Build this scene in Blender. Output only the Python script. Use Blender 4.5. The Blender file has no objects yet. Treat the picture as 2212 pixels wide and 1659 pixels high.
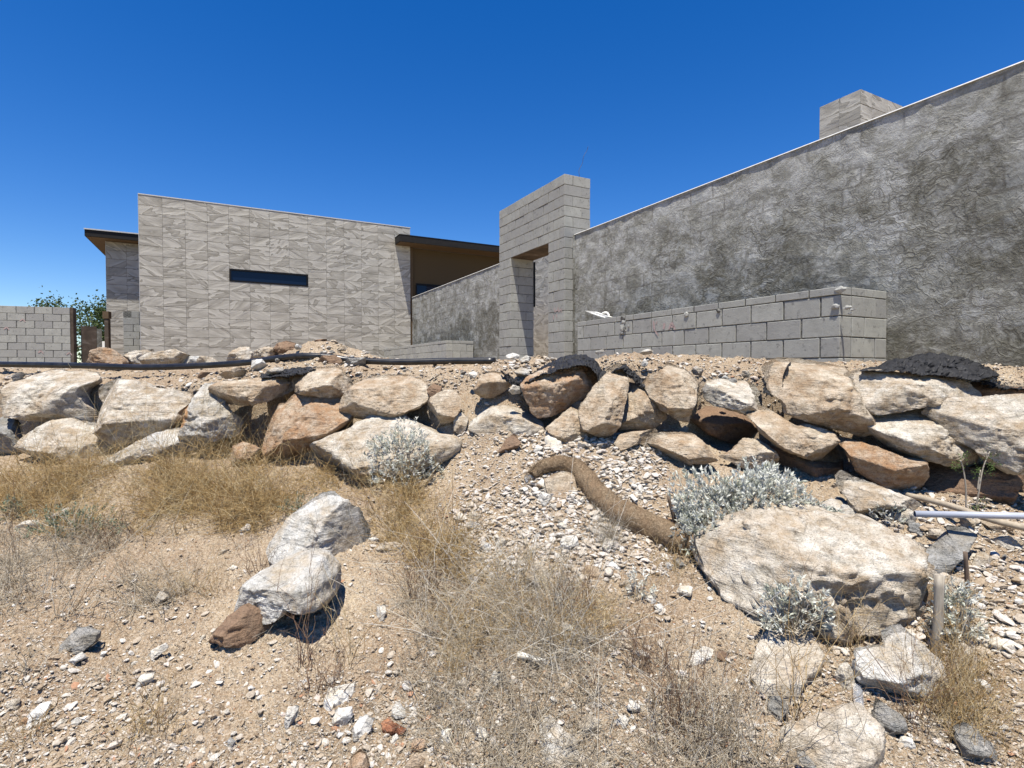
import bpy, bmesh, math, random
import numpy as np
from mathutils import Vector, Matrix

random.seed(7); RNG = np.random.default_rng(7)
C = bpy.context.scene.collection
scene = bpy.context.scene

# ---------------------------------------------------------------- camera, world, sun, exposure
F = 1180.0; CU, CV = 1106.0, 829.5; CAMZ = 1.6; PITCH = math.radians(1.41)
cam_d = bpy.data.cameras.new('camera'); cam = bpy.data.objects.new('camera', cam_d); C.objects.link(cam)
cam_d.sensor_width = 36; cam_d.lens = 36 * F / 2212; cam_d.clip_end = 3000; cam_d.clip_start = 0.05
cam.location = (0, 0, CAMZ); cam.rotation_euler = (math.pi / 2 - PITCH, 0, 0)
scene.camera = cam
SX, SY = 0.062, 0.312                                 # horizontal travel of the light per metre of drop
S = Vector((SX, SY, -1)).normalized()
elev = math.asin(-S.z)
w = bpy.data.worlds.new('World'); scene.world = w; w.use_nodes = True
nt = w.node_tree; nt.nodes.clear()
wo = nt.nodes.new('ShaderNodeOutputWorld'); bg = nt.nodes.new('ShaderNodeBackground'); sk = nt.nodes.new('ShaderNodeTexSky')
sk.sky_type = 'NISHITA'; sk.sun_disc = False; sk.sun_elevation = elev
sk.sun_rotation = math.atan2(-SX, -SY)
sk.altitude = 900; sk.air_density = 1.0; sk.dust_density = 0.05; sk.ozone_density = 3.0
hs = nt.nodes.new('ShaderNodeHueSaturation'); hs.inputs['Saturation'].default_value = 1.39; hs.inputs['Value'].default_value = 1.24
hs.inputs['Hue'].default_value = 0.512
nt.links.new(sk.outputs[0], hs.inputs['Color']); nt.links.new(hs.outputs[0], bg.inputs[0])
bg.inputs[1].default_value = 0.078
nt.links.new(bg.outputs[0], wo.inputs[0])
sl = bpy.data.lights.new('sun', 'SUN'); sl.energy = 5.0; sl.angle = math.radians(0.53); sl.color = (1, 0.955, 0.875)
so = bpy.data.objects.new('sun', sl); C.objects.link(so); so.rotation_euler = S.to_track_quat('-Z', 'Y').to_euler()
so.location = (-3, -5, 20)
scene.view_settings.view_transform = 'Standard'; scene.view_settings.look = 'None'
scene.view_settings.gamma = 1; scene.view_settings.exposure = 0.7
scene.view_settings.use_curve_mapping = False
scene.cycles.max_bounces = 5; scene.cycles.diffuse_bounces = 1; scene.cycles.transparent_max_bounces = 6

# ---------------------------------------------------------------- projection helpers
cp, sp = math.cos(PITCH), math.sin(PITCH)
def ray(u, v):
    xc = (u - CU) / F; yc = (CV - v) / F
    yy = cp + yc * sp
    return xc / yy, (-sp + yc * cp) / yy
def P(u, v, Y):
    a, t = ray(u, v); return Vector((a * Y, Y, CAMZ + t * Y))
# tracing grids (photograph crops -> 2212 px wide frame)
CR = {'V': (0, 0, 1, 1), 5: (0, 713.2, .27283, .27283), 6: (548.6, 713.2, .27283, .27283), 7: (1097.2, 713.2, .27283, .27283),
      8: (1645.8, 713.2, .25595, .25595), 'A1': (0, 1042.4, .24801, .24801), 'A2': (548.6, 1042.4, .24801, .24801),
      'A3': (1097.2, 1042.4, .24801, .24801), 'A4': (1645.8, 1042.4, .25595, .25595), 'B1': (0, 1329.8, .24801, .24801),
      'B2': (548.6, 1329.8, .24801, .24801), 'B3': (1097.2, 1329.8, .24801, .24801), 'B4': (1645.8, 1329.8, .25595, .25595),
      'G': (1179.5, 630.9, .17361, .17361)}
def T(c, pts):
    o = CR[c]; return [(o[0] + x * o[2], o[1] + y * o[3]) for x, y in pts]

# ---------------------------------------------------------------- noise
_perm = RNG.permutation(4096).astype(np.int64); _val = RNG.random(4096) * 2 - 1
def vnoise(p):
    p = np.asarray(p, float); i = np.floor(p).astype(np.int64); f = p - i; f = f * f * (3 - 2 * f)
    def h(a, b, c): return _val[_perm[(_perm[(_perm[a & 4095] + b) & 4095] + c) & 4095]]
    x, y, z = i[..., 0], i[..., 1], i[..., 2]; fx, fy, fz = f[..., 0], f[..., 1], f[..., 2]
    r = 0
    for dx in (0, 1):
        for dy in (0, 1):
            for dz in (0, 1):
                wgt = (fx if dx else 1 - fx) * (fy if dy else 1 - fy) * (fz if dz else 1 - fz)
                r = r + wgt * h(x + dx, y + dy, z + dz)
    return r
def fbm(p, octv=4, lac=2.1, gain=.5):
    p = np.asarray(p, float); r = 0; a = 1
    for o in range(octv):
        r = r + a * vnoise(p + o * 17.3); p = p * lac; a *= gain
    return r

# ---------------------------------------------------------------- object helpers
def tag(o, label=None, cat=None, group=None, kind=None):
    if label: o['label'] = label
    if cat: o['category'] = cat
    if group: o['group'] = group
    if kind: o['kind'] = kind
    return o
def link(name, me, mat=None, parent=None, loc=None):
    o = bpy.data.objects.new(name, me); C.objects.link(o)
    if mat is not None and me is not None and len(me.materials) == 0: me.materials.append(mat)
    if parent is not None: o.parent = parent
    if loc is not None: o.location = loc
    return o
def empty(name, loc, rz=0):
    o = bpy.data.objects.new(name, None); C.objects.link(o); o.location = loc; o.rotation_euler = (0, 0, rz)
    o.empty_display_size = .2; return o
def mesh_np(name, V, Fc, smooth=True, attrs=None):
    V = np.asarray(V, np.float32); Fc = np.asarray(Fc, np.int32); n, k = Fc.shape
    me = bpy.data.meshes.new(name)
    me.vertices.add(len(V)); me.vertices.foreach_set('co', V.ravel())
    me.loops.add(n * k); me.loops.foreach_set('vertex_index', Fc.ravel())
    me.polygons.add(n); me.polygons.foreach_set('loop_start', np.arange(0, n * k, k, dtype=np.int32))
    me.polygons.foreach_set('loop_total', np.full(n, k, np.int32))
    me.polygons.foreach_set('use_smooth', np.full(n, smooth, bool))
    if attrs:
        for an, arr in attrs.items():
            at = me.attributes.new(an, 'FLOAT', 'POINT'); at.data.foreach_set('value', np.asarray(arr, np.float32))
    me.update(); me.validate(); return me
_boxc = {}
def box_mesh(x0, x1, y0, y1, z0, z1, bev=0.0, key=None):
    k = (round(x0, 4), round(x1, 4), round(y0, 4), round(y1, 4), round(z0, 4), round(z1, 4), bev, key)
    if k in _boxc: return _boxc[k]
    bm = bmesh.new(); bmesh.ops.create_cube(bm, size=1)
    for v in bm.verts:
        v.co = Vector(((x0 + x1) / 2 + v.co.x * (x1 - x0), (y0 + y1) / 2 + v.co.y * (y1 - y0), (z0 + z1) / 2 + v.co.z * (z1 - z0)))
    if bev: bmesh.ops.bevel(bm, geom=bm.edges[:], offset=bev, segments=1, affect='EDGES')
    me = bpy.data.meshes.new('box'); bm.to_mesh(me); bm.free(); _boxc[k] = me; return me
def box(name, ext, mat, parent, bev=0.0, key=None):
    """a box part; its origin is its own low corner so alike pieces share a mesh"""
    x0, x1, y0, y1, z0, z1 = ext
    me = box_mesh(0, x1 - x0, 0, y1 - y0, 0, z1 - z0, bev, (mat.name, key))
    return link(name, me, mat, parent, (x0, y0, z0))
def tube(name, pts, rad, mat, parent=None, seg=12, hollow=False, samples=6, smooth=True, origin=None, noise=0):
    pts = [Vector(p) for p in pts]
    path = []
    if len(pts) > 2:
        ext = [pts[0] * 2 - pts[1]] + pts + [pts[-1] * 2 - pts[-2]]
        for i in range(1, len(ext) - 2):
            for s in range(samples):
                t = s / samples; p0, p1, p2, p3 = ext[i - 1:i + 3]
                path.append(0.5 * ((2 * p1) + (p2 - p0) * t + (2 * p0 - 5 * p1 + 4 * p2 - p3) * t * t + (3 * p1 - p0 - 3 * p2 + p3) * t ** 3))
        path.append(pts[-1])
    else: path = pts
    rads = rad if isinstance(rad, (list, tuple)) else [rad, rad]
    o = Vector(origin) if origin is not None else path[0].copy()
    n = len(path); V = []; Fc = []
    up = Vector((0, 0, 1))
    if abs((path[-1] - path[0]).normalized().z) > .9: up = Vector((1, 0, 0))
    rows = [(i, 1.0) for i in range(n)]
    if hollow: rows = [(i, .84) for i in range(min(2, n - 1), -1, -1)][0:3] + rows + [(i, .84) for i in range(n - 1, max(n - 4, -1), -1)]
    for i, k in rows:
        t = (path[min(i + 1, n - 1)] - path[max(i - 1, 0)]).normalized()
        s = t.cross(up).normalized(); q = s.cross(t)
        ff = i / (n - 1) * (len(rads) - 1); j = min(int(ff), len(rads) - 2); r = (rads[j] * (1 - (ff - j)) + rads[j + 1] * (ff - j)) * k
        for a in range(seg):
            an = 2 * math.pi * a / seg
            V.append(path[i] - o + (s * math.cos(an) + q * math.sin(an)) * r)
    m = len(rows)
    for i in range(m - 1):
        for a in range(seg):
            b = (a + 1) % seg; Fc.append((i * seg + a, i * seg + b, (i + 1) * seg + b, (i + 1) * seg + a))
    faces = [tuple(f) for f in Fc]
    if not hollow: faces += [tuple(range(seg - 1, -1, -1)), tuple((m - 1) * seg + a for a in range(seg))]
    if noise:
        Va = np.array([tuple(v) for v in V]); nn = fbm(Va * 14, 3)[:, None]
        cen = np.repeat(np.array([tuple(path[i] - o) for i, k in rows]), seg, axis=0)
        V = [Vector(x) for x in (cen + (Va - cen) * (1 + nn * noise))]
    me = bpy.data.meshes.new(name); me.from_pydata([tuple(v) for v in V], [], faces); me.update()
    for p in me.polygons: p.use_smooth = smooth and len(p.vertices) == 4
    return link(name, me, mat, parent, o)

# ---------------------------------------------------------------- materials
class NT:
    def __init__(s, name, rough=.9, spec=.25):
        s.m = bpy.data.materials.new(name); s.m.use_nodes = True; s.t = s.m.node_tree; s.N = s.t.nodes; s.L = s.t.links
        s.b = s.N['Principled BSDF']; s.b.inputs['Roughness'].default_value = rough
        s.b.inputs['Specular IOR Level'].default_value = spec
    def n(s, ty, ins=None, **kw):
        nd = s.N.new('ShaderNode' + ty)
        for k, v in kw.items(): setattr(nd, k, v)
        for k, v in (ins or {}).items():
            if isinstance(v, bpy.types.NodeSocket): s.L.new(v, nd.inputs[k])
            else: nd.inputs[k].default_value = v
        return nd
    def coord(s, rnd=True):
        tc = s.n('TexCoord').outputs['Object']
        if not rnd: return tc
        oi = s.n('ObjectInfo'); mu = s.n('Math', {0: oi.outputs['Random'], 1: 61.7}, operation='MULTIPLY')
        return s.n('VectorMath', {0: tc, 1: mu.outputs[0]}, operation='ADD').outputs[0]
    def noise(s, vec, scale, det=4, rough=.55, dist=0):
        return s.n('TexNoise', {'Vector': vec, 'Scale': scale, 'Detail': det, 'Roughness': rough, 'Distortion': dist}).outputs['Fac']
    def ramp(s, fac, stops):
        r = s.n('ValToRGB', {'Fac': fac}); e = r.color_ramp.elements
        while len(e) < len(stops): e.new(.5)
        for i, (p, c) in enumerate(stops):
            e[i].position = p; e[i].color = (c[0], c[1], c[2], 1) if isinstance(c, (tuple, list)) else (c, c, c, 1)
        return r.outputs[0]
    def mix(s, fac, a, b, mode='MIX'):
        m = s.n('Mix', data_type='RGBA', blend_type=mode)
        for k, v in ((0, fac), (6, a), (7, b)):
            if isinstance(v, bpy.types.NodeSocket): s.L.new(v, m.inputs[k])
            elif k == 0: m.inputs[0].default_value = v
            else: m.inputs[k].default_value = (v[0], v[1], v[2], 1)
        return m.outputs[2]
    def math(s, op, a, b=0.0): return s.n('Math', {0: a, 1: b}, operation=op).outputs[0]
    def bump(s, h, strength=.5, dist=.01, prev=None):
        d = {'Height': h, 'Strength': strength, 'Distance': dist}
        if prev is not None: d['Normal'] = prev
        return s.n('Bump', d).outputs[0]
    def done(s, col=None, nrm=None):
        if col is not None:
            if isinstance(col, bpy.types.NodeSocket): s.L.new(col, s.b.inputs['Base Color'])
            else: s.b.inputs['Base Color'].default_value = (col[0], col[1], col[2], 1)
        if nrm is not None: s.L.new(nrm, s.b.inputs['Normal'])
        return s.m

def rock_mat(name, light, mid, dark, stain, amt=.35, streak=1.0, bump=1.0, patch=None):
    m = NT(name, .92, .15); v = m.coord()
    big = m.noise(v, 3.5, 5, .6, .6); med = m.noise(v, 13, 6, .7, .3); fine = m.noise(v, 120, 3, .7)
    c = m.ramp(med, [(.28, dark), (.43, mid), (.6, light), (.8, [min(1, x * 1.12) for x in light])])
    st = m.ramp(big, [(.5 - amt * .35, 0), (.62 - amt * .25, 1)])
    st2 = m.math('MULTIPLY', st, m.ramp(m.noise(v, 9, 4, .7), [(.35, .15), (.65, .9)]))
    c = m.mix(st2, c, stain)
    sv = m.n('VectorMath', {0: v, 1: (4, 4, 26)}, operation='MULTIPLY').outputs[0]
    sn = m.noise(sv, 1.3, 5, .7, 1.2)
    c = m.mix(m.math('MULTIPLY', m.ramp(sn, [(.36, .75), (.46, 0)]), streak * .6), c, dark)
    c = m.mix(m.ramp(fine, [(.3, .5), (.5, 0)]), c, [x * .45 for x in dark])
    if patch:
        (px_, pz_, rx_, rz2, pc) = patch; lv = m.n('VectorMath', {0: m.coord(False), 1: (px_, 0, pz_)}, operation='SUBTRACT').outputs[0]
        lv = m.n('VectorMath', {0: lv, 1: (1 / rx_, 0, 1 / rz2)}, operation='MULTIPLY').outputs[0]
        ln = m.n('VectorMath', {0: lv}, operation='LENGTH').outputs['Value']; ln = m.math('ADD', ln, m.math('MULTIPLY', m.math('SUBTRACT', med, .5), 1.2))
        c = m.mix(m.ramp(ln, [(.85, .85), (1.0, 0)]), c, pc)
    h = m.math('ADD', m.math('MULTIPLY', med, 1.0), m.math('MULTIPLY', sn, .9 * streak))
    n = m.bump(h, .8 * bump, .035); n = m.bump(fine, .5, .004, n); n = m.bump(m.noise(v, 45, 4, .7), .6 * bump, .01, n)
    return m.done(c, n)
RM = {
 'white': rock_mat('white_granite', (.66, .635, .58), (.48, .46, .41), (.17, .16, .14), (.44, .35, .235), .2, .6, 1.3),
 'pale': rock_mat('pale_granite', (.68, .63, .54), (.49, .44, .355), (.14, .115, .085), (.38, .28, .175), .35, .7, 1.3),
 'tan': rock_mat('tan_granite', (.62, .54, .425), (.43, .36, .265), (.12, .09, .06), (.36, .245, .145), .4, .7, 1.3),
 'orange': rock_mat('orange_granite', (.55, .47, .365), (.37, .28, .19), (.12, .08, .05), (.36, .20, .10), .45, .7, 1.3),
 'grey': rock_mat('grey_granite', (.40, .39, .365), (.26, .255, .235), (.085, .085, .08), (.29, .25, .19), .2, .9, 1.3),
 'chip': rock_mat('fresh_white_stone', (.68, .66, .61), (.56, .535, .48), (.32, .30, .25), (.48, .41, .30), .25, .3, .8),
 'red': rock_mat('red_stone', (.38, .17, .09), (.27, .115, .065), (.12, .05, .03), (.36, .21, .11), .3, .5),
 'brown': rock_mat('brown_and_shaded_stone', (.24, .17, .115), (.165, .11, .075), (.06, .042, .028), (.25, .16, .10), .4, .5),  # brown stones; also paints the shade on boulders in hollows and the lower row
 'clod': rock_mat('hard_soil_clod', (.34, .235, .15), (.23, .145, .09), (.09, .055, .04), (.30, .2, .13), .4, .5, 1.6),
}
RM['patch'] = rock_mat('orange_faced_granite', (.62, .59, .53), (.45, .42, .36), (.15, .135, .11), (.42, .33, .21), .2, .6, 1.3, (-.16, .03, .10, .13, (.52, .27, .11)))
def soil_mat():
    m = NT('sandy_soil', .97, .1); v = m.coord(False)
    big = m.noise(v, .9, 5, .6); med = m.noise(v, 6, 6, .7); fine = m.noise(v, 70, 4, .75); gr = m.noise(v, 220, 2, .7)
    c = m.ramp(big, [(.34, (.265, .185, .115)), (.5, (.38, .29, .19)), (.66, (.50, .41, .29))])
    c = m.mix(m.ramp(med, [(.35, .55), (.6, 0)]), c, (.235, .15, .085))
    vo = m.n('TexVoronoi', {'Vector': v, 'Scale': 75, 'Randomness': 1.0})
    keep = m.ramp(vo.outputs['Color'], [(.55, 0), (.62, 1)])
    peb = m.math('MULTIPLY', keep, m.ramp(vo.outputs['Distance'], [(.28, 1), (.42, 0)]))
    c = m.mix(m.math('MULTIPLY', peb, .75), c, (.56, .51, .42))
    vo2 = m.n('TexVoronoi', {'Vector': v, 'Scale': 190, 'Randomness': 1.0})
    c = m.mix(.35, c, m.ramp(vo2.outputs['Color'], [(.2, (.17, .11, .065)), (.5, (.40, .31, .21)), (.8, (.64, .57, .46))]))
    c = m.mix(m.ramp(fine, [(.34, .75), (.50, 0)]), c, (.15, .095, .055))  # dark speckle paints tiny shadows between the grains
    n = m.bump(m.math('ADD', fine, m.math('MULTIPLY', peb, .6)), .9, .012); n = m.bump(gr, .7, .004, n); n = m.bump(med, .7, .05, n)
    return m.done(c, n)
M_SOIL = soil_mat()
def attr_mat(name, stops, rough=.9, trans=0, spec=.2):
    m = NT(name, rough, spec); a = m.n('Attribute', attribute_name='tint').outputs['Fac']
    c = m.ramp(a, stops); v = m.coord(False)
    c = m.mix(m.ramp(m.noise(v, 150, 3, .7), [(.35, .45), (.6, 0)]), c, [x * .5 for x in stops[0][1]])
    if trans:
        m.b.inputs['Transmission Weight'].default_value = 0
        tr = m.n('BsdfTranslucent', {'Color': c}); mx = m.n('MixShader', {0: trans, 1: m.b.outputs[0], 2: tr.outputs[0]})
        m.L.new(mx.outputs[0], m.N['Material Output'].inputs[0])
    return m.done(c)
M_GRAVEL = attr_mat('loose_gravel', [(0, (.22, .15, .09)), (.3, (.36, .28, .19)), (.6, (.46, .40, .32)), (.85, (.62, .59, .53)), (1, (.40, .22, .13))])
M_DRY = attr_mat('golden_dry_stems', [(0, (.20, .115, .05)), (.3, (.54, .355, .145)), (.65, (.74, .54, .26)), (1, (.86, .74, .48))], .8, .3)
M_GREYDRY = attr_mat('grey_dry_stems', [(0, (.28, .21, .13)), (.35, (.52, .43, .30)), (.7, (.72, .64, .50)), (1, (.84, .79, .68))], .8, .25)
M_STRAW = attr_mat('brown_straw', [(0, (.12, .075, .04)), (.5, (.30, .21, .125)), (1, (.52, .40, .26))], .9)
M_BROWNDRY = attr_mat('dark_brown_stems', [(0, (.09, .05, .035)), (.5, (.20, .12, .075)), (1, (.36, .24, .14))], .8)
M_SILVER = attr_mat('silver_grey_leaves', [(0, (.34, .36, .26)), (.35, (.62, .63, .52)), (.7, (.82, .82, .73)), (1, (.88, .87, .80))], .7, .3)
M_GREEN = attr_mat('small_green_leaves', [(0, (.035, .06, .015)), (.5, (.08, .13, .035)), (1, (.17, .22, .07))], .6, .25)
M_TREE = attr_mat('tree_leaves', [(0, (.025, .045, .014)), (.5, (.07, .11, .03)), (1, (.16, .20, .065))], .6, .25)
M_SAGE = attr_mat('dull_green_weed', [(0, (.12, .15, .08)), (.5, (.24, .28, .18)), (1, (.38, .42, .30))], .8, .2)

def block_mat(name='grey_concrete_block', base=.355):
    m = NT(name, .95, .1); v = m.coord(); oi = m.n('ObjectInfo').outputs['Random']
    b = base
    c = m.ramp(m.noise(v, 6, 4, .6), [(.3, (b * .88, b * .86, b * .75)), (.7, (b * 1.14, b * 1.12, b * .98))])
    c = m.mix(m.ramp(oi, [(0, .0), (1, .7)]), c, (b * .76, b * .735, b * .68))
    c = m.mix(m.ramp(m.noise(v, 14, 3, .7), [(.30, .8), (.42, 0)]), c, (b * .48, b * .47, b * .43))
    vs = m.n('VectorMath', {0: v, 1: (16, 16, 2.2)}, operation='MULTIPLY').outputs[0]
    c = m.mix(m.ramp(m.noise(vs, 1, 3, .6), [(.62, 0), (.78, .45)]), c, (b * 1.3, b * 1.28, b * 1.24))
    fine = m.noise(v, 160, 3, .8)
    c = m.mix(m.ramp(fine, [(.32, .35), (.5, 0)]), c, (b * .5, b * .5, b * .48))
    n = m.bump(fine, .5, .003); n = m.bump(m.noise(v, 22, 4, .7), .5, .006, n)
    return m.done(c, n)
M_BLOCK = block_mat(); M_BLOCK_L = block_mat('light_concrete_block', .39)
def mortar_mat():
    m = NT('mortar', .97, .1); v = m.coord(); f = m.noise(v, 30, 4, .7)
    c = m.ramp(f, [(.35, (.07, .068, .06)), (.55, (.16, .155, .135)), (.75, (.33, .32, .29))])
    return m.done(c, m.bump(f, .7, .008))
M_MORTAR = mortar_mat()
def plaster_mat():
    m = NT('rough_cement_plaster', .95, .12); v = m.coord(False)
    wrp = m.n('TexNoise', {'Vector': v, 'Scale': 2.2, 'Detail': 3, 'Roughness': .6}).outputs['Color']
    def warp(k): return m.n('VectorMath', {0: v, 1: m.n('VectorMath', {0: wrp, 1: (k, k, k)}, operation='MULTIPLY').outputs[0]}, operation='ADD').outputs[0]
    def ridge(w, sc, det, wd, st=(1, 1, 1)):
        vv_ = m.n('VectorMath', {0: w, 1: st}, operation='MULTIPLY').outputs[0]
        n_ = m.noise(vv_, sc, det, .5, .15)
        return m.ramp(m.math('ABSOLUTE', m.math('SUBTRACT', n_, .5)), [(0, 1), (wd, 0)]), n_
    w1, w2 = warp(.45), warp(.2)
    r1, n1 = ridge(w1, 2.6, 3, .030, (1, 1, 1.5)); r2, n2 = ridge(w1, 6.5, 3, .035, (1, 1, 1.3)); r3, n3 = ridge(w2, 14, 3, .05, (1.2, 1, 1))
    gate_ = m.noise(v, 1.1, 3, .6); cover = m.ramp(gate_, [(.38, .25), (.6, 1)])
    rd = m.math('MULTIPLY', m.math('MAXIMUM', m.math('MAXIMUM', r1, m.math('MULTIPLY', r2, .85)), m.math('MULTIPLY', r3, .5)), cover)
    zc = m.n('SeparateXYZ', {0: v}).outputs[2]
    flat_ = m.noise(w2, 3.0, 6, .62, .2); fine_ = m.noise(v, 24, 5, .7)
    base_ = m.math('ADD', m.math('ADD', m.math('MULTIPLY', flat_, .7), m.math('MULTIPLY', fine_, .3)), m.math('MULTIPLY', m.math('SUBTRACT', zc, 2.9), .035))
    c = m.ramp(base_, [(.38, (.18, .172, .14)), (.5, (.29, .282, .246)), (.60, (.41, .405, .375))])
    damp = m.ramp(m.math('SUBTRACT', m.noise(w2, 1.0, 5, .62, .2), m.math('MULTIPLY', m.math('SUBTRACT', zc, 2.7), .07)), [(.49, 0), (.58, .85)])
    c = m.mix(m.math('MULTIPLY', damp, m.ramp(fine_, [(.35, 1), (.65, .45)])), c, (.10, .093, .068))
    c = m.mix(m.math('MULTIPLY', rd, .72), c, (.085, .078, .058))
    c = m.mix(m.math('MULTIPLY', m.ramp(n2, [(.56, 0), (.66, .5)]), cover), c, (.38, .385, .365))
    swirl = m.math('ADD', m.math('MULTIPLY', n1, 1.2), m.math('MULTIPLY', rd, .25)); s2 = n2; s3 = fine_
    # ghosts of the blocks under the coat
    sep = m.n('SeparateXYZ', {0: v}); cb = m.n('CombineXYZ', {0: sep.outputs[0], 1: sep.outputs[2]}).outputs[0]
    cbw = m.n('VectorMath', {0: cb, 1: m.n('VectorMath', {0: wrp, 1: (.09, .09, .09)}, operation='MULTIPLY').outputs[0]}, operation='ADD').outputs[0]
    br = m.n('TexBrick', {'Vector': cbw, 'Scale': 1.0, 'Mortar Size': .02, 'Mortar Smooth': .8, 'Brick Width': .406, 'Row Height': .203,
             'Color1': (0, 0, 0, 1), 'Color2': (1, 1, 1, 1), 'Mortar': (.15, .15, .15, 1)})
    gm = m.math('MULTIPLY', m.ramp(br.outputs['Color'], [(.55, 0), (.95, 1)]), m.ramp(m.noise(v, 1.3, 3, .6), [(.5, 0), (.66, .5)]))
    c = m.mix(gm, c, (.39, .40, .385))
    c = m.mix(m.math('MULTIPLY', br.outputs['Fac'], m.ramp(m.noise(v, 1.7, 3, .6), [(.42, 0), (.58, .6)])), c, (.14, .13, .11))
    h = m.math('ADD', swirl, m.math('MULTIPLY', s2, .55))
    n = m.bump(h, .6, .035); n = m.bump(s3, .5, .012, n); n = m.bump(m.noise(v, 60, 4, .75, .3), .6, .008, n)
    return m.done(c, n)
M_PLASTER = plaster_mat()
def tile_mat():
    m = NT('wave_relief_tile', .7, .3)
    tc = m.n('TexCoord').outputs['Object']; rnd = m.n('ObjectInfo').outputs['Random']
    r2 = m.math('FRACT', m.math('MULTIPLY', rnd, 37.7)); r3 = m.math('FRACT', m.math('MULTIPLY', rnd, 91.3))
    ang = m.math('MULTIPLY', m.math('SUBTRACT', r2, .5), 1.3)
    rot = m.n('VectorRotate', {'Vector': tc, 'Angle': ang}, rotation_type='Y_AXIS').outputs[0]
    sc = m.n('VectorMath', {0: rot, 1: (1.0, 1.0, 3.4)}, operation='MULTIPLY').outputs[0]
    off = m.n('VectorMath', {0: sc, 1: m.math('MULTIPLY', rnd, 133.0)}, operation='ADD').outputs[0]
    n1 = m.noise(off, 1.0, 3, .45, .5); n2 = m.noise(off, 3.0, 4, .6, .3)
    saw = m.math('FRACT', m.math('MULTIPLY', n1, 3.8))
    h = m.math('ADD', m.math('MULTIPLY', saw, .62), m.math('MULTIPLY', n2, .45))
    c = m.ramp(h, [(.13, (.16, .145, .115)), (.30, (.31, .285, .235)), (.55, (.39, .362, .305)), (.85, (.485, .455, .39))])  # low steps darkened: shadow lines of the relief put into the colour
    c = m.mix(m.math('MULTIPLY', r3, .16), c, (.30, .275, .23))
    n = m.bump(h, .75, .022); n = m.bump(m.noise(tc, 90, 3, .7), .25, .002, n)
    return m.done(c, n)
M_TILE = tile_mat()
def plain(name, col, rough=.8, spec=.3, ns=30, var=.18, bd=.002):
    m = NT(name, rough, spec); v = m.coord()
    f = m.noise(v, ns, 4, .65)
    c = m.ramp(f, [(.3, [x * (1 - var) for x in col]), (.7, [min(1, x * (1 + var)) for x in col])])
    return m.done(c, m.bump(f, .4, bd))
M_GROUT = plain('tile_grout', (.11, .10, .088), .95)
M_STUCCO = plain('brown_stucco', (.10, .070, .038), .95, .1, 180, .15, .003)
M_FASCIA = plain('dark_metal_fascia', (.02, .018, .016), .6, .15, 12)
M_SOFFIT = plain('brown_soffit', (.11, .072, .038), .85)
M_FRAME = plain('black_window_frame', (.006, .006, .007), .5, .2)
def glass_mat():
    m = NT('dark_blue_glass', .04, .5); m.b.inputs['Coat Weight'].default_value = .0
    m.b.inputs['Specular IOR Level'].default_value = .28; return m.done((.006, .012, .03))
M_GLASS = glass_mat()
M_COPING = plain('pale_plaster_edge', (.52, .51, .48), .9, .1, 20, .15)
M_WHITE = plain('white_painted_board', (.78, .76, .68), .7)
M_PINK = plain('faded_pink_paint', (.40, .30, .275), .95, .1, 40, .25)
M_PVC = plain('grey_plastic_pipe', (.36, .38, .43), .45, .4, 8, .08)
M_TANPIPE = plain('dusty_tan_pipe', (.34, .285, .21), .8, .2, 25, .25)
M_BLACKPIPE = plain('dusty_black_pipe', (.016, .015, .014), .30, .5, 9, .7)
M_WIRE = plain('dark_wire', (.08, .08, .09), .6); M_ANT = plain('red_metal_rod', (.42, .09, .08), .6)
def wood_mat(name, a, b):
    m = NT(name, .9, .15); v = m.coord(); vs = m.n('VectorMath', {0: v, 1: (60, 60, 5)}, operation='MULTIPLY').outputs[0]
    f = m.noise(vs, 1, 4, .7); return m.done(m.ramp(f, [(.3, a), (.7, b)]), m.bump(f, .6, .004))
M_POST = wood_mat('weathered_grey_wood', (.20, .17, .13), (.46, .41, .33)); M_STAKE = wood_mat('dark_weathered_wood', (.07, .05, .04), (.19, .14, .10))
def fabric_mat():
    m = NT('black_landscape_fabric', .62, .35); v = m.coord(False)
    f = m.noise(v, 14, 5, .65, .8); d = m.noise(v, 60, 4, .7)
    c = m.ramp(f, [(.3, (.006, .006, .007)), (.7, (.022, .022, .024))]); c = m.mix(m.ramp(d, [(.64, 0), (.74, .8)]), c, (.34, .30, .26))
    return m.done(c, m.bump(f, .8, .03))
M_FABRIC = fabric_mat()
def wattle_mat():
    m = NT('straw_roll_netting', .95, .1); v = m.coord(False); f = m.noise(v, 70, 5, .75, .8); g = m.noise(v, 10, 3, .6)
    c = m.ramp(f, [(.3, (.06, .04, .025)), (.5, (.20, .145, .09)), (.7, (.38, .29, .19))]); c = m.mix(m.ramp(g, [(.4, .4), (.6, 0)]), c, (.22, .14, .08))
    return m.done(c, m.bump(f, .9, .015))
M_WATTLE = wattle_mat()
def dark_shaded_mat():  # mottled dark brown; the shade on the gap wall is painted into it
    m = NT('dark_shaded_brown', .9, .15); v = m.coord(); f = m.noise(v, 3, 5, .6, 1)
    return m.done(m.ramp(f, [(.3, (.05, .04, .03)), (.55, (.10, .075, .055)), (.8, (.2, .17, .14))]), m.bump(f, .5, .01))
M_DARK_SHADED = dark_shaded_mat(); M_DARKV = plain('dark_shed_side', (.03, .024, .035), .7)
M_BARK = wood_mat('bark', (.10, .08, .06), (.22, .18, .14))

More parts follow.
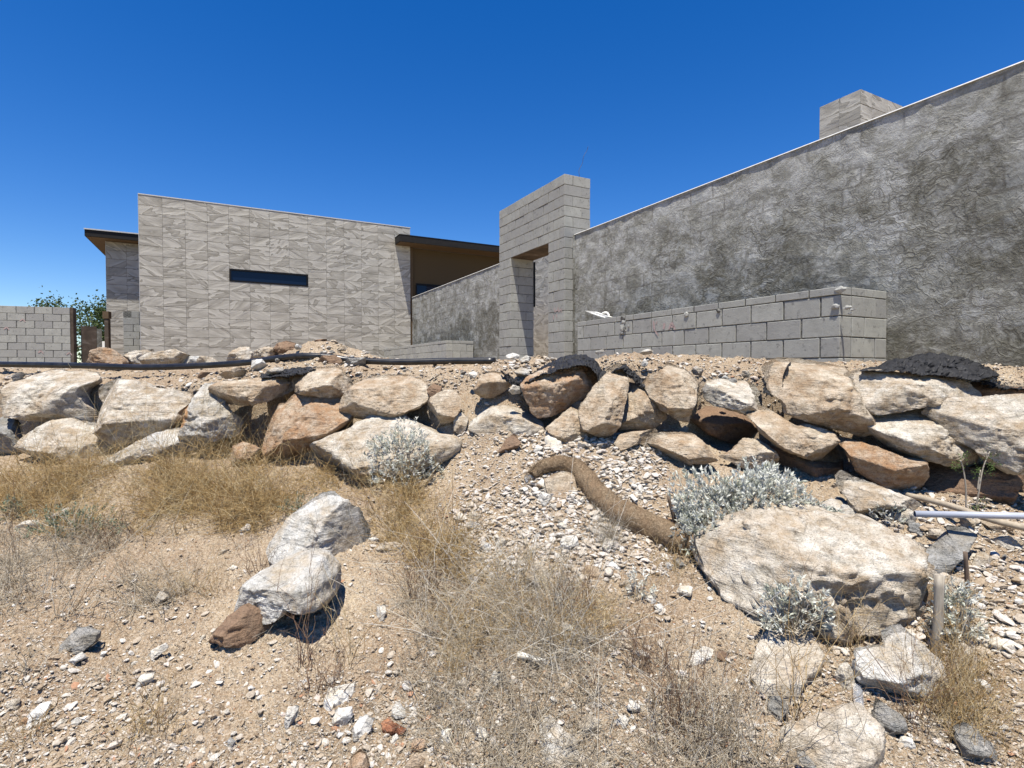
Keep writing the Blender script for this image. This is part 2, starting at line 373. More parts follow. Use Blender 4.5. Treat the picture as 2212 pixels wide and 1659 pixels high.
# ---------------------------------------------------------------- terrain
cu = np.array([-900, 0, 300, 600, 850, 1000, 1100, 1200, 1400, 1550, 1680, 1800, 2000, 2212, 3100.])
yw = np.array([5.6, 5.4, 5.2, 5.1, 4.9, 4.8, 4.7, 4.6, 4.5, 4.4, 4.3, 4.2, 4.0, 3.9, 3.7])
vb = np.array([1000, 1000, 1000, 1010, 1010, 985, 965, 960, 965, 1000, 1030, 1060, 1080, 1110, 1170.])
sp_ = np.array([0, 0, 0, .0, .35, .9, .8, .15, .05, 0, 0, 0, 0, 0, 0.])
vc = np.array([815, 822, 838, 808, 806, 806, 804, 806, 806, 812, 812, 808, 816, 822, 825.])
vs = np.array([792, 792, 795, 788, 784, 780, 777, 774, 770, 778, 784, 785, 784, 795, 800.])
dS7 = np.array([1.6, 1.6, 1.5, 1.3, 1.2, 1.1, 1.0, 1.0, .95, .95, 1.0, .95, .85, .74, .7])
y3 = np.array([3.9, 3.9, 3.95, 3.95, 3.8, 3.7, 3.6, 3.5, 3.45, 3.42, 3.38, 3.3, 3.2, 3.1, 3.0])
v3 = np.array([1150, 1150, 1150, 1150, 1150, 1150, 1150, 1150, 1150, 1150, 1155, 1170, 1190, 1220, 1260.])
y2 = np.array([2.95, 2.9, 2.9, 2.88, 2.85, 2.8, 2.78, 2.75, 2.7, 2.68, 2.66, 2.65, 2.62, 2.6, 2.55])
def zof(v, Y): return CAMZ + (-(np.tan(PITCH)) + (CV - v) / F) * Y
def sm(u, arr):
    t = np.interp(u, cu, np.arange(len(cu))); i = np.clip(np.floor(t).astype(int), 0, len(cu) - 2); f = t - i; f = f * f * (3 - 2 * f)
    return arr[i] * (1 - f) + arr[i + 1] * f
NC, NR = 760, 500
A0, A1 = -1.15, 1.12
ga = np.linspace(A0, A1, NC)
gy = np.concatenate([np.geomspace(1.25, 6.2, int(NR * .86)), np.geomspace(6.26, 30, NR - int(NR * .86))])
def base_height(a, Yv):
    """heights along one fan direction a at the distances Yv"""
    u = CU + a * F
    Yw, b, s, c, k, d7 = (float(sm(u, q)) for q in (yw, vb, sp_, vc, vs, dS7))
    Y3, V3, Y2 = (float(sm(u, q)) for q in (y3, v3, y2))
    z4 = zof(b, Yw - .3); z6 = zof(c, Yw + .38)
    z7 = zof(k, Yw + d7)
    ys = [0, 1.2, 2.05, Y2, Y3, Yw - .3, (Yw + .30) * (1 - s) + (Yw - .02) * s, Yw + .38, Yw + max(d7, .7), 9, 60]
    zs = [-.05, .02, zof(1659, 2.05), zof(1350, Y2), zof(V3, Y3), z4, (z4 + .08) * (1 - s) + (z4 * .45 + z6 * .55) * s, z6, z7, 1.66, 1.7]
    return np.interp(Yv, ys, zs)
ZB = np.array([base_height(a, gy) for a in ga])
def smooth1(Z, n, ax):
    for _ in range(n):
        Zp = np.take(Z, np.clip(np.arange(Z.shape[ax]) + 1, 0, Z.shape[ax] - 1), ax); Zm = np.take(Z, np.clip(np.arange(Z.shape[ax]) - 1, 0, Z.shape[ax] - 1), ax)
        Z = (Z * 2 + Zp + Zm) / 4
    return Z
ZB = smooth1(ZB, 2, 1); ZB = smooth1(ZB, 8, 0)
AA, YY = np.meshgrid(ga, gy, indexing='ij'); XX = AA * YY
def bumpz(cx, cy, rx, ry, h): return h * np.exp(-((XX - cx) / rx) ** 2 - ((YY - cy) / ry) ** 2)
pm = P(700, 740, 6.1); ZB += bumpz(pm.x - .05, 6.1, .52, .5, .29)
pm = P(1345, 760, 5.0); ZB += bumpz(pm.x, 5.02, .36, .3, .085)
pm = P(1120, 765, 5.3); ZB += bumpz(pm.x, 5.3, .35, .3, .06)
for u_, v_, Y_, rx, ry, h in ((545, 1330, 2.8, .1, .1, .06), (700, 1100, 3.7, .35, .3, .05), (300, 1010, 4.9, .5, .25, .07), (1180, 1000, 4.1, .4, .3, .04)):
    q = P(u_, v_, Y_); ZB += bumpz(q.x, Y_, rx, ry, h)
pn = np.stack([XX, YY, YY * 0], -1)
rough = np.clip(1 - (YY - 7) / 8, .1, 1)
ZN = fbm(pn * 1.7, 3) * .038 + fbm(pn * 7 + 5, 4) * .020 * rough + np.abs(fbm(pn * 22 + 9, 3)) * .018 * rough + np.clip(fbm(pn * 52, 2), 0, 2) * .011 * rough
ZG = ZB + ZN - .01
TG = (ZG - CAMZ) / gy[None, :]; TM = np.maximum.accumulate(TG, axis=1)
def hit(u, v):
    """ground points seen at pixels u, v"""
    u = np.atleast_1d(np.asarray(u, float)); v = np.atleast_1d(np.asarray(v, float)); xc = (u - CU) / F; yc = (CV - v) / F
    yy = cp + yc * sp; a = xc / yy; t = (-sp + yc * cp) / yy
    ci = np.clip(np.round((a - A0) / (A1 - A0) * (NC - 1)).astype(int), 0, NC - 1)
    out = np.zeros((len(u), 3))
    for s in range(0, len(u), 20000):
        e = min(s + 20000, len(u)); r = (TM[ci[s:e]] < t[s:e, None]).sum(1); r = np.clip(r, 0, NR - 1)
        Y = gy[r]; out[s:e, 0] = a[s:e] * Y; out[s:e, 1] = Y; out[s:e, 2] = ZG[ci[s:e], r]
    return out
def gz(x, y):
    x = np.atleast_1d(np.asarray(x, float)); y = np.atleast_1d(np.asarray(y, float))
    ci = np.clip(np.round((x / y - A0) / (A1 - A0) * (NC - 1)).astype(int), 0, NC - 1); ri = np.clip(np.searchsorted(gy, y), 0, NR - 1)
    return ZG[ci, ri]
def H(u, v): return Vector(hit(u, v)[0])
V = np.stack([XX, YY, ZG], -1).reshape(-1, 3)
idx = np.arange(NC * NR).reshape(NC, NR)
Fq = np.stack([idx[:-1, :-1], idx[1:, :-1], idx[1:, 1:], idx[:-1, 1:]], -1).reshape(-1, 4)
g = link('ground', mesh_np('ground', V, Fq), M_SOIL); tag(g, kind='structure')
# the rest of the land, meeting the sheet along its border
xs = np.concatenate([np.linspace(-400, -30, 16), np.linspace(-28, 28, 113), np.linspace(30, 400, 16)])
ys = np.concatenate([np.linspace(-60, -4, 12), np.linspace(-3, 40, 131), np.linspace(44, 900, 24)])
GX, GY = np.meshgrid(xs, ys, indexing='ij')
GZ = np.zeros_like(GX)
for i in range(GX.shape[0]):
    for j in range(GX.shape[1]):
        x, y = GX[i, j], GY[i, j]
        if y > .4: GZ[i, j] = base_height(max(-2.0, min(2.0, x / y)), np.array([y]))[0] if y < 12 else 1.66
        else: GZ[i, j] = -.03 + y * .02 if y > -6 else -.15
GZ += fbm(np.stack([GX, GY, GX * 0], -1) * .4, 3) * .04 * (np.abs(GX) < 60)
keep = []
I2 = np.arange(GX.size).reshape(GX.shape)
inside = (GY > 1.3) & (GY < 29.5) & (GX / np.maximum(GY, .1) > A0 + .0) & (GX / np.maximum(GY, .1) < A1 - .0)
ins_f = inside[:-1, :-1] & inside[1:, :-1] & inside[1:, 1:] & inside[:-1, 1:]
fq = np.stack([I2[:-1, :-1], I2[1:, :-1], I2[1:, 1:], I2[:-1, 1:]], -1)[~ins_f]
GZ = GZ - .03 - inside * .05
g2 = link('surrounding_ground', mesh_np('surrounding_ground', np.stack([GX, GY, GZ], -1).reshape(-1, 3), fq), M_SOIL); tag(g2, kind='structure')

# ---------------------------------------------------------------- buildings
PHI = math.radians(27.9); cP, sP = math.cos(PHI), math.sin(PHI)
d2 = Vector((cP, sP, 0)); d1 = Vector((-sP, cP, 0))
def rootF(name, loc): return empty(name, loc, PHI)                       # local x = d2, local y = d1 (into the house)
def rootR(name, loc): return empty(name, loc, PHI - math.pi / 2)         # local x = -d1 (towards camera), y = d2 (into the wall)
HO = Vector((-11.4, 16.8, 0)); PC = Vector((1.02, 10.65, 0))
house = rootF('modern_house', HO)
tag(house, 'modern grey house with stone-look tiled facade, dark roof edges and slit windows', 'house')
TZ = 6.98; TW, TH = .61, .308
def wall_hole(name, x0, x1, y0, y1, z0, z1, hx0, hx1, hz0, hz1, mat, par):
    for e in ((x0, hx0, y0, y1, z0, z1), (hx1, x1, y0, y1, z0, z1), (hx0, hx1, y0, y1, z0, hz0), (hx0, hx1, y0, y1, hz1, z1)): box(name, e, mat, par)
wall_hole('facade_wall', 0.012, 8.53, .012, .35, 1.2, TZ - .01, 4 * TW + .01, 8 * TW - .01, 4.52, 4.93, M_GROUT, house)
def tile(x0, x1, z0, z1, y=0.0, par=house, name='tile'):
    return box(name, (x0 + .0025, x1 - .0025, y + RNG.uniform(-.0015, .0015), y + .0115, z0 + .0025, z1 - .0025), M_TILE, par, .0, 'tile')
# shared tile meshes need a constant depth
def tile(x0, x1, z0, z1, y=0.0, par=house, name='tile'):
    me = box_mesh(0, x1 - x0 - .005, 0, .0115, 0, z1 - z0 - .010, .0015, 'tile')
    return link(name, me, M_TILE, par, (x0 + .0025, y + float(RNG.uniform(-.002, .0)), z0 + .0025))
for r in range(18):
    for c in range(14):
        z1 = TZ - r * TH; z0 = z1 - TH
        if 4 <= c <= 7:
            if r == 7: continue
            if r == 6: z0 = 4.935
        tile(c * TW, (c + 1) * TW, z0, z1)
box('coping', (-.01, 8.55, -.012, .36, TZ, TZ + .03), M_COPING, house)
box('corner_trim', (-.012, -.001, -.004, .35, 1.2, TZ), M_COPING, house)
def slit_window(x0, x1, z0, z1, y, par, pane_split=None):
    fr = rootless = link('window', None, None, par, (x0, y, z0))
    W, Hh = x1 - x0, z1 - z0; t = .045
    for nm, e in (('frame', (0, W, -.004, .09, 0, t)), ('frame', (0, W, -.004, .09, Hh - t, Hh)), ('frame', (0, t, -.004, .09, t, Hh - t)), ('frame', (W - t, W, -.004, .09, t, Hh - t))):
        box(nm, e, M_FRAME, fr)
    box('pane', (t, W - t, .05, .06, t, Hh - t), M_GLASS, fr)
    return fr
slit_window(4 * TW + .01, 8 * TW - .01, 4.52, 4.93, -.008, house)
# right wing: recessed brown wall, roof slab reaching in front of the tiled facade
wall_hole('stucco_wall', 8.535, 22, .16, .4, 1.2, 6.27, 8.80, 11.2, 4.50, 4.94, M_STUCCO, house)
box('corner_board', (8.53, 8.66, .06, .159, 1.2, 6.27), M_SOFFIT, house)
slit_window(8.80, 11.2, 4.50, 4.94, .13, house)
box('roof_fascia', (7.95, 22, -.64, -.60, 6.30, 6.54), M_FASCIA, house)
box('roof_fascia', (7.95, 7.99, -.60, -.012, 6.30, 6.54), M_FASCIA, house)
box('roof_edge_flashing', (7.94, 22, -.65, -.013, 6.541, 6.56), M_FASCIA, house)
box('soffit', (7.99, 22, -.60, .15, 6.285, 6.32), M_SOFFIT, house)
box('roof', (8.56, 22, .155, 8, 6.32, 6.53), M_FASCIA, house)
# left wing
box('wing_wall', (-1.45, 3, 4.212, 4.5, 1.2, 6.27), M_GROUT, house)
for r in range(15):
    for c in range(3):
        z1 = 6.27 - r * TH; tile(-1.46 + c * TW, -1.46 + (c + 1) * TW, z1 - TH, z1, 4.2)
box('wing_trim', (-1.475, -1.461, 4.196, 4.5, 1.2, 6.27), M_COPING, house)
box('roof_fascia', (-1.98, 4, 3.68, 3.72, 6.29, 6.53), M_FASCIA, house)
box('roof_fascia', (-1.98, -1.94, 3.72, 9, 6.29, 6.53), M_FASCIA, house)
box('roof_edge_flashing', (-1.99, 4, 3.67, 9, 6.531, 6.55), M_FASCIA, house)
box('roof_edge_strip', (-1.995, 4, 3.65, 3.67, 6.515, 6.556), M_COPING, house)
box('soffit', (-1.94, 4, 3.72, 4.195, 6.275, 6.30), M_SOFFIT, house)
box('soffit', (-1.94, -1.48, 4.195, 9, 6.275, 6.30), M_SOFFIT, house)
box('house_body', (-1.3, 8, 4.51, 9, 1.2, 6.27), M_STUCCO, house)
rod = tube('roof_rod', [HO + d2 * -.45 + d1 * 4.6 + Vector((0, 0, 6.5)), HO + d2 * -.46 + d1 * 4.6 + Vector((0, 0, 7.28))], .022, M_ANT, None, 6)
tag(rod, 'thin red metal rod standing on the roof of the left wing', 'rod')

def rz_(): return float(RNG.uniform(-.004, .004))
def block(x0, x1, y0, y1, z0, z1, par, mat=M_BLOCK):
    g_ = .006; gx_ = .009
    me = box_mesh(0, x1 - x0 - 2 * gx_, 0, y1 - y0, 0, z1 - z0 - 2 * g_, .004, mat.name)
    return link('block', me, mat, par, (x0 + gx_, y0 + rz_(), z0 + g_))
# low stub of block wall beside the facade corner
stub = rootF('block_wall', HO + d1 * .9); tag(stub, 'small untiled concrete block wall tucked behind the left edge of tiled facade', 'block wall')
box('mortar_core', (-.55, .5, .02, .2, 1.3, 3.49), M_MORTAR, stub)
for r in range(10):
    z0 = 3.5 - (r + 1) * .222; off = .0 if r % 2 else .222
    if r == 0:
        block(-.34, -.12, 0, .18, z0, z0 + .222, stub); block(-.12, .32, 0, .18, z0, z0 + .222, stub)
        continue
    xx = -.56
    first = .44 if r % 2 else .27
    block(xx, xx + first, 0, .18, z0, z0 + .222, stub); block(xx + first, xx + first + .44, 0, .18, z0, z0 + .222, stub)
# far-left block wall
LW_A = math.atan2(.32, .948); lw0 = P(152, 700, 15.3); lw = empty('block_wall', (lw0.x, lw0.y, 0), LW_A)
tag(lw, 'grey concrete block wall at the far left edge behind the black pipe', 'block wall')
top = 3.36
box('mortar_core', (-5.2, -.014, .012, .19, 1.3, top - .005), M_MORTAR, lw)
for r in range(9):
    z1 = top - r * .2; x = -.0 if r % 2 == 0 else -.0
    edges = [0]; first = .406 if r % 2 == 0 else .203
    e = 0; wds = [first] + [.406] * 13
    for wd in wds: block(e - wd, e, 0, .18, z1 - .2, z1, lw); e -= wd
box('end_post', (.0, .07, -.004, .2, 1.3, top), M_DARK_SHADED, lw)
sw = empty('shaded_wall', (lw0.x + .12, lw0.y + .25, 0), LW_A + .5)
tag(sw, 'brown wall darkened with painted shade, between block wall and tiled house', 'wall')
box('wall_panel', (0, .34, 0, .15, 1.3, 2.87), M_DARK_SHADED, sw); box('wall_panel', (.345, .46, -.02, .15, 1.3, 2.80), M_PLASTER, sw)
shed0 = P(201, 745, 21); shed = empty('shed', (shed0.x, 21, 0), .1); tag(shed, 'small dark shed with white roof seen through the gap left of the house', 'shed')
box('wall', (0, .7, 0, 1, 1.3, 2.48), M_DARKV, shed); box('roof', (-.05, .64, -.1, 1.1, 2.49, 2.72), M_WHITE, shed)
pst = P(226, 740, 18.5); pt = empty('porch_post', (pst.x, 18.5, 0), .2); tag(pt, 'dark porch post with a tan beam end beside left wing of house', 'post')
box('post', (0, .12, 0, .15, 1.3, 3.35), M_DARK_SHADED, pt); box('beam', (-.04, .14, -.02, .17, 3.36, 3.60), M_SOFFIT, pt)

# gate portal of blocks
gate = rootR('block_gateway', PC); tag(gate, 'tall grey concrete block gateway with a square lintel and open doorway', 'gateway')
CH = .203; ZT = 5.41; W8 = .406; Th = .61
def core(e, par, mat=M_MORTAR): return box('mortar_core', e, mat, par)
i_ = .017
core((-7 * W8 + i_, -5.5 * W8 - i_, i_, Th - i_, 1.2, ZT - 6 * CH), gate); core((-1.5 * W8 + i_, -i_, i_, Th - i_, 1.2, ZT - 6 * CH), gate)
core((-7 * W8 + i_, -i_, i_, Th - i_, ZT - 6 * CH + .003, ZT - .004), gate)
box('lintel_underside', (-5.5 * W8 - i_, -1.5 * W8 + i_, .004, Th - .004, ZT - 6 * CH - .006, ZT - 6 * CH + .002), M_DARK_SHADED, gate)  # dark sheet painting the shade on the lintel's underside
def course(xa, xb, z0, odd, par, end_near=True, end_far=False, mat=M_BLOCK):
    """one course of a 1.5-block thick wall between xa and xb (xb is nearest the camera)"""
    H_ = .203
    if odd: ws = [W8 / 2]
    else: ws = []
    x = xb; first = True
    if odd:
        block(x - .203, x, 0, .406, z0, z0 + CH, par, mat); block(x - .203, x, .407, Th, z0, z0 + CH, par, mat); x -= .203
    else:
        block(x - .203, x, .204, Th, z0, z0 + CH, par, mat)
    while x - xa > .02:
        wd = min(W8, x - xa)
        if x - xa - wd < .05: wd = x - xa
        if wd < .05: break
        block(x - wd, x, 0, .195, z0, z0 + CH, par, mat)
        x -= wd
for r in range(6):
    z0 = ZT - (r + 1) * CH; course(-7 * W8, 0, z0, r % 2 == 1, gate)
for r in range(14):
    z0 = ZT - 6 * CH - (r + 1) * CH; course(-1.5 * W8, 0, z0, r % 2 == 0, gate); course(-7 * W8, -5.5 * W8, z0, r % 2 == 0, gate)
box('door_seal_strip', (-5.5 * W8 - .03, -5.5 * W8 + .02, Th - .0, Th + .03, 3.1, 4.15), M_FRAME, gate)
wirep = [PC - d1 * -.0 + d2 * .41 + d1 * .08 + Vector((0, 0, ZT))]
pw = wirep[0]; wpts = [pw, pw + Vector((-.02, 0, .15)), pw + Vector((.05, .02, .3)), pw + Vector((.07, 0, .42)), pw + Vector((.14, .02, .55)), pw + Vector((.16, 0, .62))]
wr = tube('wire', wpts, .004, M_WIRE, None, 5); tag(wr, 'thin bent wire sticking up from top of the block gateway', 'wire')

# plastered courtyard wall right of the gate, and its continuation left of the gate
WZ = 4.25; WY = .23
def plaster_panel(name, x0, x1, par, z0=1.2, z1=WZ, y=WY):
    nx = int((x1 - x0) / .025); nz = int((z1 - z0) / .025)
    X, Z = np.meshgrid(np.linspace(x0, x1, nx), np.linspace(z0, z1, nz), indexing='ij')
    pp = np.stack([X * .9, X * 0 + 3.3, Z], -1); wv = fbm(pp * 1.3 + 4, 3)
    q = np.stack([X + wv * .5, X * 0, Z - wv * .4], -1)
    Yd = fbm(q * 3.5, 3) * .006
    Vv = np.stack([X, y - Yd, Z], -1).reshape(-1, 3); I = np.arange(nx * nz).reshape(nx, nz)
    fc = np.stack([I[:-1, :-1], I[1:, :-1], I[1:, 1:], I[:-1, 1:]], -1).reshape(-1, 4)
    o = link(name, mesh_np(name, Vv, fc), M_PLASTER, par)
    box('wall_body', (x0, x1, y + .012, y + .2, z0, z1 - .002), M_PLASTER, par)
    return o
def sunlit_coping(par, x0, x1, yf, yb, z, dy=.012, dz=.014):  # pale strip, slanted to put a sunlit line along the wall top
    me = bpy.data.meshes.new('coping'); v = [(0, yf - dy, 0), (0, yf, dz), (0, yb, dz), (0, yb, 0)]; L = x1 - x0
    vv = [(x, y, q) for x in (0, L) for _, y, q in v]
    me.from_pydata(vv, [], [(0, 4, 5, 1), (1, 5, 6, 2), (2, 6, 7, 3), (3, 7, 4, 0), (0, 1, 2, 3), (7, 6, 5, 4)]); me.update()
    return link('coping', me, M_COPING, par, (x0, 0, z))
wr_ = rootR('plastered_wall', PC); tag(wr_, 'long grey rough plastered wall running from the gateway to the right edge', 'wall')
plaster_panel('plaster_face', .004, 8.6, wr_); sunlit_coping(wr_, .002, 8.6, WY - .004, WY + .2, WZ)
box('edge_bead', (-.0, .022, WY - .03, WY - .008, 1.2, WZ), M_PLASTER, wr_)
wl_ = rootR('plastered_wall', PC); tag(wl_, 'shorter grey plastered wall between the tiled house and the gateway', 'wall')
plaster_panel('plaster_face', -10.35, -7 * W8 - .004, wl_); sunlit_coping(wl_, -10.35, -7 * W8 - .004, WY - .004, WY + .2, WZ)
# low block walls (planter boxes)
def low_wall(name, xa, xb, yf, ybk, ztop, label, cap=.085, rows=5, mat=M_BLOCK):
    r_ = rootR(name, PC); tag(r_, label, 'low wall', 'low block walls in front of the plastered wall')
    core((xa + .016, xb - .016, yf + .010, yf + .19, 1.2, ztop - .004), r_)
    core((xb - .19, xb - .014, yf + .19, ybk, 1.2, ztop - .004), r_)
    z1 = ztop
    for r in range(rows + 1):
        h = cap if r == 0 else CH; z0 = z1 - h
        x = xb; first = True
        n = 0
        while x - xa > .05:
            wd = W8 if not (first and r % 2 == 1 and False) else .203
            if first: wd = .203 + (.203 if r % 2 == 0 else 0)
            if r == 0: wd = W8 * (.95 if not first else .8)
            if x - wd < xa: wd = x - xa
            block(x - wd, x, yf, yf + .19, z0, z1, r_, mat); x -= wd; first = False; n += 1
        # return side
        y = yf + .19 if r % 2 == 0 else yf + .19
        yy = yf + .191
        seq = ([.21, .40] if r % 2 == 0 else [.40, .21])
        while yy < ybk - .02:
            for L in seq:
                if yy >= ybk - .02: break
                e = min(yy + L, ybk); g_ = .005
                me = box_mesh(0, .19, 0, e - yy - 2 * g_, 0, h - 2 * g_, .004, mat.name)
                link('block', me, mat, r_, (xb - .19 + rz_(), yy + g_, z0 + g_)); yy = e
        z1 = z0
    return r_
lowr = low_wall('low_block_wall', 1.30, 5.74, -.60, WY - .035, 2.42, 'low unplastered block wall in front of the right plastered wall, pink paint marks on it')
lowl = low_wall('low_block_wall', -11.2, -4.80, -.60, WY - .035, 2.41, 'lighter low block wall between the tiled house and gateway', mat=M_BLOCK_L)
# mortar splatter on the low wall
def blob(name, loc, sx, sy, sz, mat, parent=None, seed=0, sub=2):
    bm = bmesh.new(); bmesh.ops.create_icosphere(bm, subdivisions=sub, radius=1)
    co = np.array([tuple(v.co) for v in bm.verts]); nn = 1 + .45 * fbm(co * 1.7 + seed * 3.1, 3)
    co = co * nn[:, None] * np.array([sx, sy, sz])
    for v, c_ in zip(bm.verts, co): v.co = Vector(c_)
    me = bpy.data.meshes.new(name); bm.to_mesh(me); bm.free()
    for p in me.polygons: p.use_smooth = False
    return link(name, me, mat, parent, loc)
def local_on_low(u, v, yl=-.60):
    """point of the low wall's front plane seen at u, v, in its local frame"""
    a, t = ray(u, v); n = d2; o = Vector((PC.x, PC.y, 0)) + d2 * yl
    dirv = Vector((a, 1, t)); c0 = Vector((0, 0, CAMZ)); s = (o - c0).dot(n) / dirv.dot(n); p = c0 + dirv * s
    return Vector((-(p - PC).dot(d1), yl, p.z))
for k, (x, y, s) in enumerate([(962, 310, .045), (965, 380, .035), (955, 440, .05), (975, 455, .04), (945, 500, .035), (1028, 425, .018), (930, 525, .02), (990, 480, .02), (1750, 278, .03), (2148, 232, .022)]):
    u_, v_ = T('G', [(x, y)])[0]; q = local_on_low(u_, v_); blob('mortar_splatter', q + Vector((0, -.008, 0)), s * 1.2, s * .45, s * 1.1, M_BLOCK_L if k % 3 else M_MORTAR, lowr, k)
for k, (cx, cy, s) in enumerate([(528, 1200, .035), (500, 1285, .03), (560, 1290, .028), (585, 1300, .018), (575, 1320, .015)]):
    u_, v_ = (2900 + cx * .7834) / 1.8228, (200 + cy * .7834) / 1.8228; q = local_on_low(u_, v_)
    blob('mortar_splatter', q + Vector((0, -.01, 0)), s * 1.5, s * .5, s * .8, M_BLOCK_L, lowr, k + 20)
def stroke(p0, p1, wd, par, off=-.0055, mat=M_PINK):
    """a thin film of sprayed paint between two points of a wall face, slightly uneven"""
    p0, p1 = Vector(p0), Vector(p1); n = 7; Vv = []
    t = (p1 - p0); L = t.length; t.normalize(); s = Vector((t.z, 0, -t.x))
    for i in range(n):
        c_ = p0.lerp(p1, i / (n - 1)); w_ = wd * (.55 + .45 * math.sin(math.pi * (i + .5) / n)) * random.uniform(.7, 1.2)
        Vv += [c_ - s * w_ + Vector((0, off, 0)), c_ + s * w_ + Vector((0, off, 0))]
    o = p0.copy(); me = bpy.data.meshes.new('paint_mark'); me.from_pydata([tuple(v - o) for v in Vv], [], [(2 * i, 2 * i + 1, 2 * i + 3, 2 * i + 2) for i in range(n - 1)]); me.update()
    ob = link('paint_mark', me, mat, par, o)
for a_, b_, wd in [((1340, 360), (1352, 470), .022), ((1385, 360), (1370, 400), .012), ((1352, 470), (1400, 540), .012), ((1478, 385), (1466, 462), .026), ((1565, 375), (1530, 465), .018), ((1568, 375), (1612, 468), .018), ((1545, 430), (1600, 432), .012)]:
    pa, pb = T('G', [a_, b_]); stroke(local_on_low(*pa), local_on_low(*pb), wd, lowr)
for a_, b_, wd in [((108, 195), (112, 250), .016), ((112, 250), (150, 215), .012), ((150, 185), (158, 250), .016), ((158, 250), (195, 205), .012), ((195, 205), (192, 255), .012), ((100, 280), (94, 350), .018), ((130, 270), (140, 330), .016)]:
    pa, pb = T('G', [a_, b_]); qa, qb = local_on_low(*pa, yl=0), local_on_low(*pb, yl=0); stroke(qa, qb, wd, gate)
for (x, z) in ((-1.14, 2.95), (-1.5, 2.72), (-.10, 2.05), (-.75, 2.09)):
    stroke((x, 0, z), (x + .07, 0, z + .06), .02, lw); stroke((x + .07, 0, z + .06), (x + .12, 0, z - .02), .015, lw)

# far tiled wall seen through the doorway
inner = rootR('tiled_wall', PC); tag(inner, 'beige tiled wall seen through the open doorway of the gateway', 'wall')
box('wall_body', (-9.6, -4.55, 3.512, 3.8, 1.2, 6.2), M_GROUT, inner)
for r in range(15):
    for c in range(8):
        z1 = 6.2 - r * TH; x0 = -9.6 + c * TW
        link('tile', box_mesh(0, TW - .005, 0, .0115, 0, TH - .005, .0015, 'tile'), M_TILE, inner, (x0, 3.5, z1 - TH))
# tiled chimney tower beyond the plastered wall
ch0 = P(1860, 192, 12.0); chm = rootF('tiled_tower', (ch0.x, ch0.y, 0)); tag(chm, 'square tiled tower rising above the plastered wall at upper right', 'tower')
zt = ch0.z; DW = .93
box('tower_core', (.012, 1.8, .012, DW, 1.2, zt - .003), M_GROUT, chm)
for r in range(10):
    z1 = zt - r * TH
    x = 0
    for wd in ([.42, .61, .61] if r % 2 == 0 else [.42, .61, .61]):
        tile(x, x + wd, z1 - TH, z1, 0, chm); x += wd
    y = 0
    for wd in (.47, .46):
        me = box_mesh(0, .0115, 0, wd - .005, 0, TH - .005, .0015, 'tile'); link('tile', me, M_TILE, chm, (0, y + .014 if y == 0 else y + .0025, z1 - TH + .0025)); y += wd
# white scraps lying on the low wall
q0 = local_on_low(*T('G', [(650, 300)])[0]); ws = rootR('white_board', PC); tag(ws, 'tapered white board with a loose offcut lying on the low block wall', 'board')
def wpt(x, y, yl): u_, v_ = T('G', [(x, y)])[0]; return local_on_low(u_, v_, yl)
pa, pb, pc_, pd = wpt(482, 232, -.5), wpt(600, 245, -.5), wpt(800, 310, -.5), wpt(690, 326, -.5)
Vv = [pa, pb, pc_, pd]; n_ = Vector((0, .05, .0)); Vv2 = [v + n_ for v in Vv]
me = bpy.data.meshes.new('board'); me.from_pydata([tuple(v) for v in Vv + Vv2], [], [(3, 2, 1, 0), (4, 5, 6, 7), (0, 1, 5, 4), (1, 2, 6, 5), (2, 3, 7, 6), (3, 0, 4, 7)]); me.update(); link('board', me, M_WHITE, ws)
me = bpy.data.meshes.new('ridge'); rr = [wpt(560, 262, -.5), wpt(740, 322, -.5)]
tube('ridge', [rr[0], rr[1]], .012, M_WHITE, ws, 6)
cur = tube('plastic_scrap', [wpt(700, 275, -.47), wpt(720, 258, -.47), wpt(755, 258, -.47), wpt(778, 282, -.47), wpt(782, 302, -.47)], .018, M_WHITE, ws, 7)

